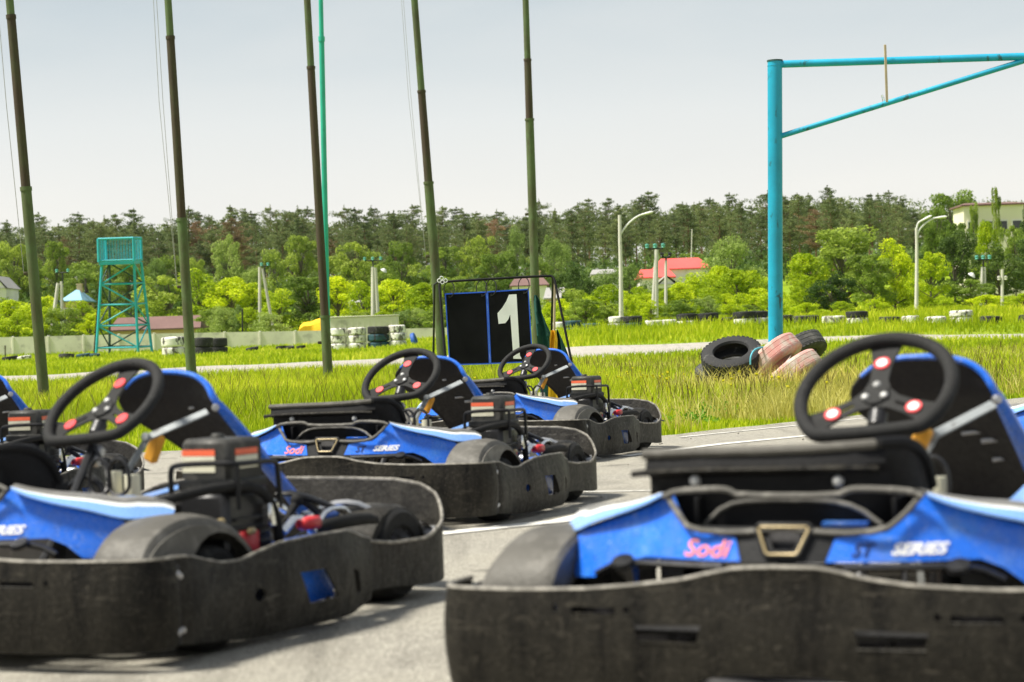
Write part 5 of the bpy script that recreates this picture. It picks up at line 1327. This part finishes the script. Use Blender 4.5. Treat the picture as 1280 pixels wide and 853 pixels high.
# ================================================================== UTILITY POLES AND LAMPS
def upole(legs, D, head, lab, lamp=False):
    g = onground(legs[0][2], D); e = empty('utility_pole', g, label=lab, cat='utility pole'); s = D/F
    for (u1, v1, u0, w) in legs:
        f = onground(u0, D); b = B(); b.tube([f-g-Vector((0, 0, .3)), at(u1, v1, D)-g], [w*s/2*1.1, w*s/2*.85], 8); b.build('leg', 'pole_concrete', e)
    if head:
        u, v, w, n, col = head; c = at(u, v, D)-g; b = B()
        b.tube([c+Vector((-w*s/2, 0, 0)), c+Vector((w*s/2, 0, 0))], .05, 6); b.tube([c, c-Vector((0, 0, 14*s))], .06, 6); b.build('crossarm', 'metal_dark', e)
        b = B()
        for k in range(n):
            x = -w*s/2+w*s*k/(n-1); b.lathe([(0, .28), (.10, .26), (.13, .16), (.09, .1), (.13, .05), (.05, 0)], c+Vector((x, 0, .02)), (0, 0, 1), 8)
        split_islands(b.build('insulator', col, e))
    if lamp:
        c = at(*lamp, D)-g; b = B(); b.lathe([(0, .15), (.12, .12), (.28, -.05), (0, -.1)], c, (.5, -.3, .8), 10); b.build('floodlight', 'lamp_metal', e)
    return e
upole([(77, 352, 78, 4.2), (72.5, 354, 61, 5)], 164, (78, 341, 14, 2, 'insulator'), 'leaning pair of pale concrete poles left of the tower')
upole([(324.5, 334, 325, 4), (328, 336, 345, 4)], 166, (331, 333, 8, 2, 'insulator'), 'paired A shaped concrete poles rising from bushes mid left')
upole([(466, 334, 466.5, 5), (469, 335, 474, 5)], 160, (466, 326, 20, 3, 'insulator'), 'paired concrete poles with green insulators and a floodlight', (480, 338))
upole([(820.5, 312, 820, 6), (820, 322, 815, 5)], 118, (819, 311, 20, 3, 'insulator'), 'thick concrete pole with green crossarm near the red roof')
upole([(832.5, 326, 832.5, 4)], 120, (832.5, 322, 10, 2, 'metal_dark'), 'thin pale pole just right of the thick concrete pole')
upole([(1228, 334, 1227, 4), (1231, 334, 1233, 3)], 130, (1229, 325, 16, 3, 'insulator'), 'paired concrete poles near the right edge below the house', (1215, 344))
upole([(1253, 337, 1253.5, 4)], 126, (1253, 351, 8, 2, 'pole_concrete'), 'single pale pole nearest the right edge')
def lamp(u0, D, pts, arms, lab, wpx):
    g = onground(u0, D); e = empty('street_lamp', g, label=lab, cat='street lamp'); s = D/F
    b = B(); b.tube([Vector((0, 0, -.2))]+[at(u, v, D)-g for u, v in pts], [wpx*s/2*1.25]+[wpx*s/2*(1-.25*i/len(pts)) for i in range(len(pts))], 10); b.build('post', 'pole_concrete', e)
    for a in arms:
        b = B(); b.tube([at(u, v, D)-g for u, v in a], .05, 8, smooth=2); b.build('arm', 'lamp_metal', e)
        h = at(*a[-1], D)-g; d = (at(*a[-1], D)-at(*a[-2], D)).normalized(); b = B(); b.tube([h-d*.1, h+d*.12, h+d*.45, h+d*.55], [.05, .11, .12, .04], 8, flat=.6); b.build('lamp_head', 'lamp_metal', e)
lamp(777, 108, [(776, 335), (775, 300), (774.5, 269)], [[(774.5, 296), (779, 287), (790, 275), (800, 269), (804, 268)]], 'tall concrete street lamp with one long arm, left of centre right', 5)
lamp(1146, 108, [(1146, 340), (1146, 305), (1145.5, 285)], [[(1146, 298), (1148, 288), (1158, 278), (1167, 273), (1171, 272.5)], [(1145.5, 288), (1147, 279), (1152, 276), (1153, 275.5)]], 'two armed street lamp at the right in front of the trees', 4.2)
for (u, v0, v1, D, m, lab) in [(303, 412, 388, 160, 'metal_dark', 'thin dark post above the wall beside a pale shrub'), (1108-100, 0, 0, 0, '', ''), (865, 330, 288, 240, 'pole_concrete', 'thin distant mast rising above the red roof')]:
    if not D: continue
    g = onground(u, D); b = B(); b.tube([(0, 0, -.2), at(u, v1, D)-g], .07, 6); b.lathe([(0, .1), (.09, .08), (.09, 0)], at(u, v1, D)-g, (0, 0, 1), 6)
    tag(b.build('thin_mast', m, None, loc=g), lab, 'mast')
for (u, D, h, lab) in [(6, 128, 1.0, 'short rusty stake in the grass near the left edge')]:
    g = onground(u, D); b = B(); b.tube([(0, 0, -.1), (.03, 0, h)], .04, 6); b.box((.03, 0, h), (.1, .1, .03)); tag(b.build('stake', 'pole_rust', None, loc=g), lab, 'stake')

HAZE = 0.00004
if HAZE:
    hb = B(); hb.box((0, 420, 24), (3600, 1060, 54)); ho = hb.build('haze', 'window_glass', smooth=0)
    hm = bpy.data.materials.new('haze_air'); hm.use_nodes = True; hn = hm.node_tree; hn.nodes.remove(hn.nodes['Principled BSDF'])
    pv = hn.nodes.new('ShaderNodeVolumePrincipled'); pv.inputs['Density'].default_value = HAZE; pv.inputs['Color'].default_value = (.86, .9, .95, 1); pv.inputs['Anisotropy'].default_value = .2
    hn.links.new(pv.outputs[0], hn.nodes['Material Output'].inputs['Volume']); ho.data.materials[0] = hm
    tag(ho, 'thin pale haze in the air', 'haze', kind='stuff')
# ================================================================== WORLD, LIGHT, CAMERA
SUN_EL, SUN_AZ = 60, -98      # azimuth measured from +Y towards +X
w = bpy.data.worlds.new('World'); scn.world = w; w.use_nodes = True; nt = w.node_tree
bg = nt.nodes['Background']
sky = nt.nodes.new('ShaderNodeTexSky'); sky.sky_type = 'NISHITA'; sky.sun_disc = False
sky.sun_elevation = math.radians(SUN_EL); sky.sun_rotation = math.radians(SUN_AZ); sky.dust_density = 4; sky.air_density = 1.0; sky.ozone_density = 1
tc = nt.nodes.new('ShaderNodeTexCoord'); sx = nt.nodes.new('ShaderNodeSeparateXYZ'); nt.links.new(tc.outputs['Generated'], sx.inputs[0])
def wr(fac, stops): return ramp(nt, fac, stops)
cl = wr(sx.outputs['Z'], [(0, (10.4, 10.2, 9.5)), (.065, (10.2, 10.05, 9.5)), (.11, (8.9, 9.2, 9.1)), (.165, (6.3, 7.15, 7.6)), (.24, (4.2, 4.7, 5.3)), (.5, (3.2, 3.7, 4.4)), (1, (3.4, 3.8, 4.4))])
nz = noise(nt, tc.outputs['Generated'], 5, 5, .5, .4, (1, 1, 4))
cm = mixc(nt, wr(nz, [(.38, 0), (.65, .35)]), cl, (9.0, 9.1, 8.9))
cm2 = mixc(nt, .90, sky.outputs[0], cm)
nt.links.new(cm2, bg.inputs[0]); bg.inputs[1].default_value = .062
sl = bpy.data.lights.new('Sun', 'SUN'); sl.energy = 4.6; sl.angle = math.radians(11); sl.color = (1, .95, .84)
so = bpy.data.objects.new('Sun', sl); COL.objects.link(so)
d = Vector((math.sin(math.radians(SUN_AZ))*math.cos(math.radians(SUN_EL)), math.cos(math.radians(SUN_AZ))*math.cos(math.radians(SUN_EL)), math.sin(math.radians(SUN_EL))))
so.rotation_euler = d.to_track_quat('Z', 'Y').to_euler(); so.location = (0, 0, 30)
cam = bpy.data.cameras.new('Camera'); co = bpy.data.objects.new('Camera', cam); COL.objects.link(co); scn.camera = co
cam.sensor_width = 36; cam.lens = F/1280*36; cam.clip_end = 5000; cam.clip_start = .1
fw = ray(640, 426.5).normalized(); rt = (ray(740, 426.5)-ray(640, 426.5)).normalized(); upv = rt.cross(fw)
m = Matrix((rt, upv, -fw)).transposed().to_4x4(); m.translation = (0, 0, CH); co.matrix_world = m
cam.dof.use_dof = True; cam.dof.focus_distance = 20; cam.dof.aperture_fstop = 5.0
scn.view_settings.view_transform = 'Standard'; scn.view_settings.look = 'None'; scn.view_settings.exposure = .68; scn.view_settings.gamma = 1
scn.render.engine = 'CYCLES'; scn.cycles.use_denoising = True
scn.cycles.max_bounces = 6
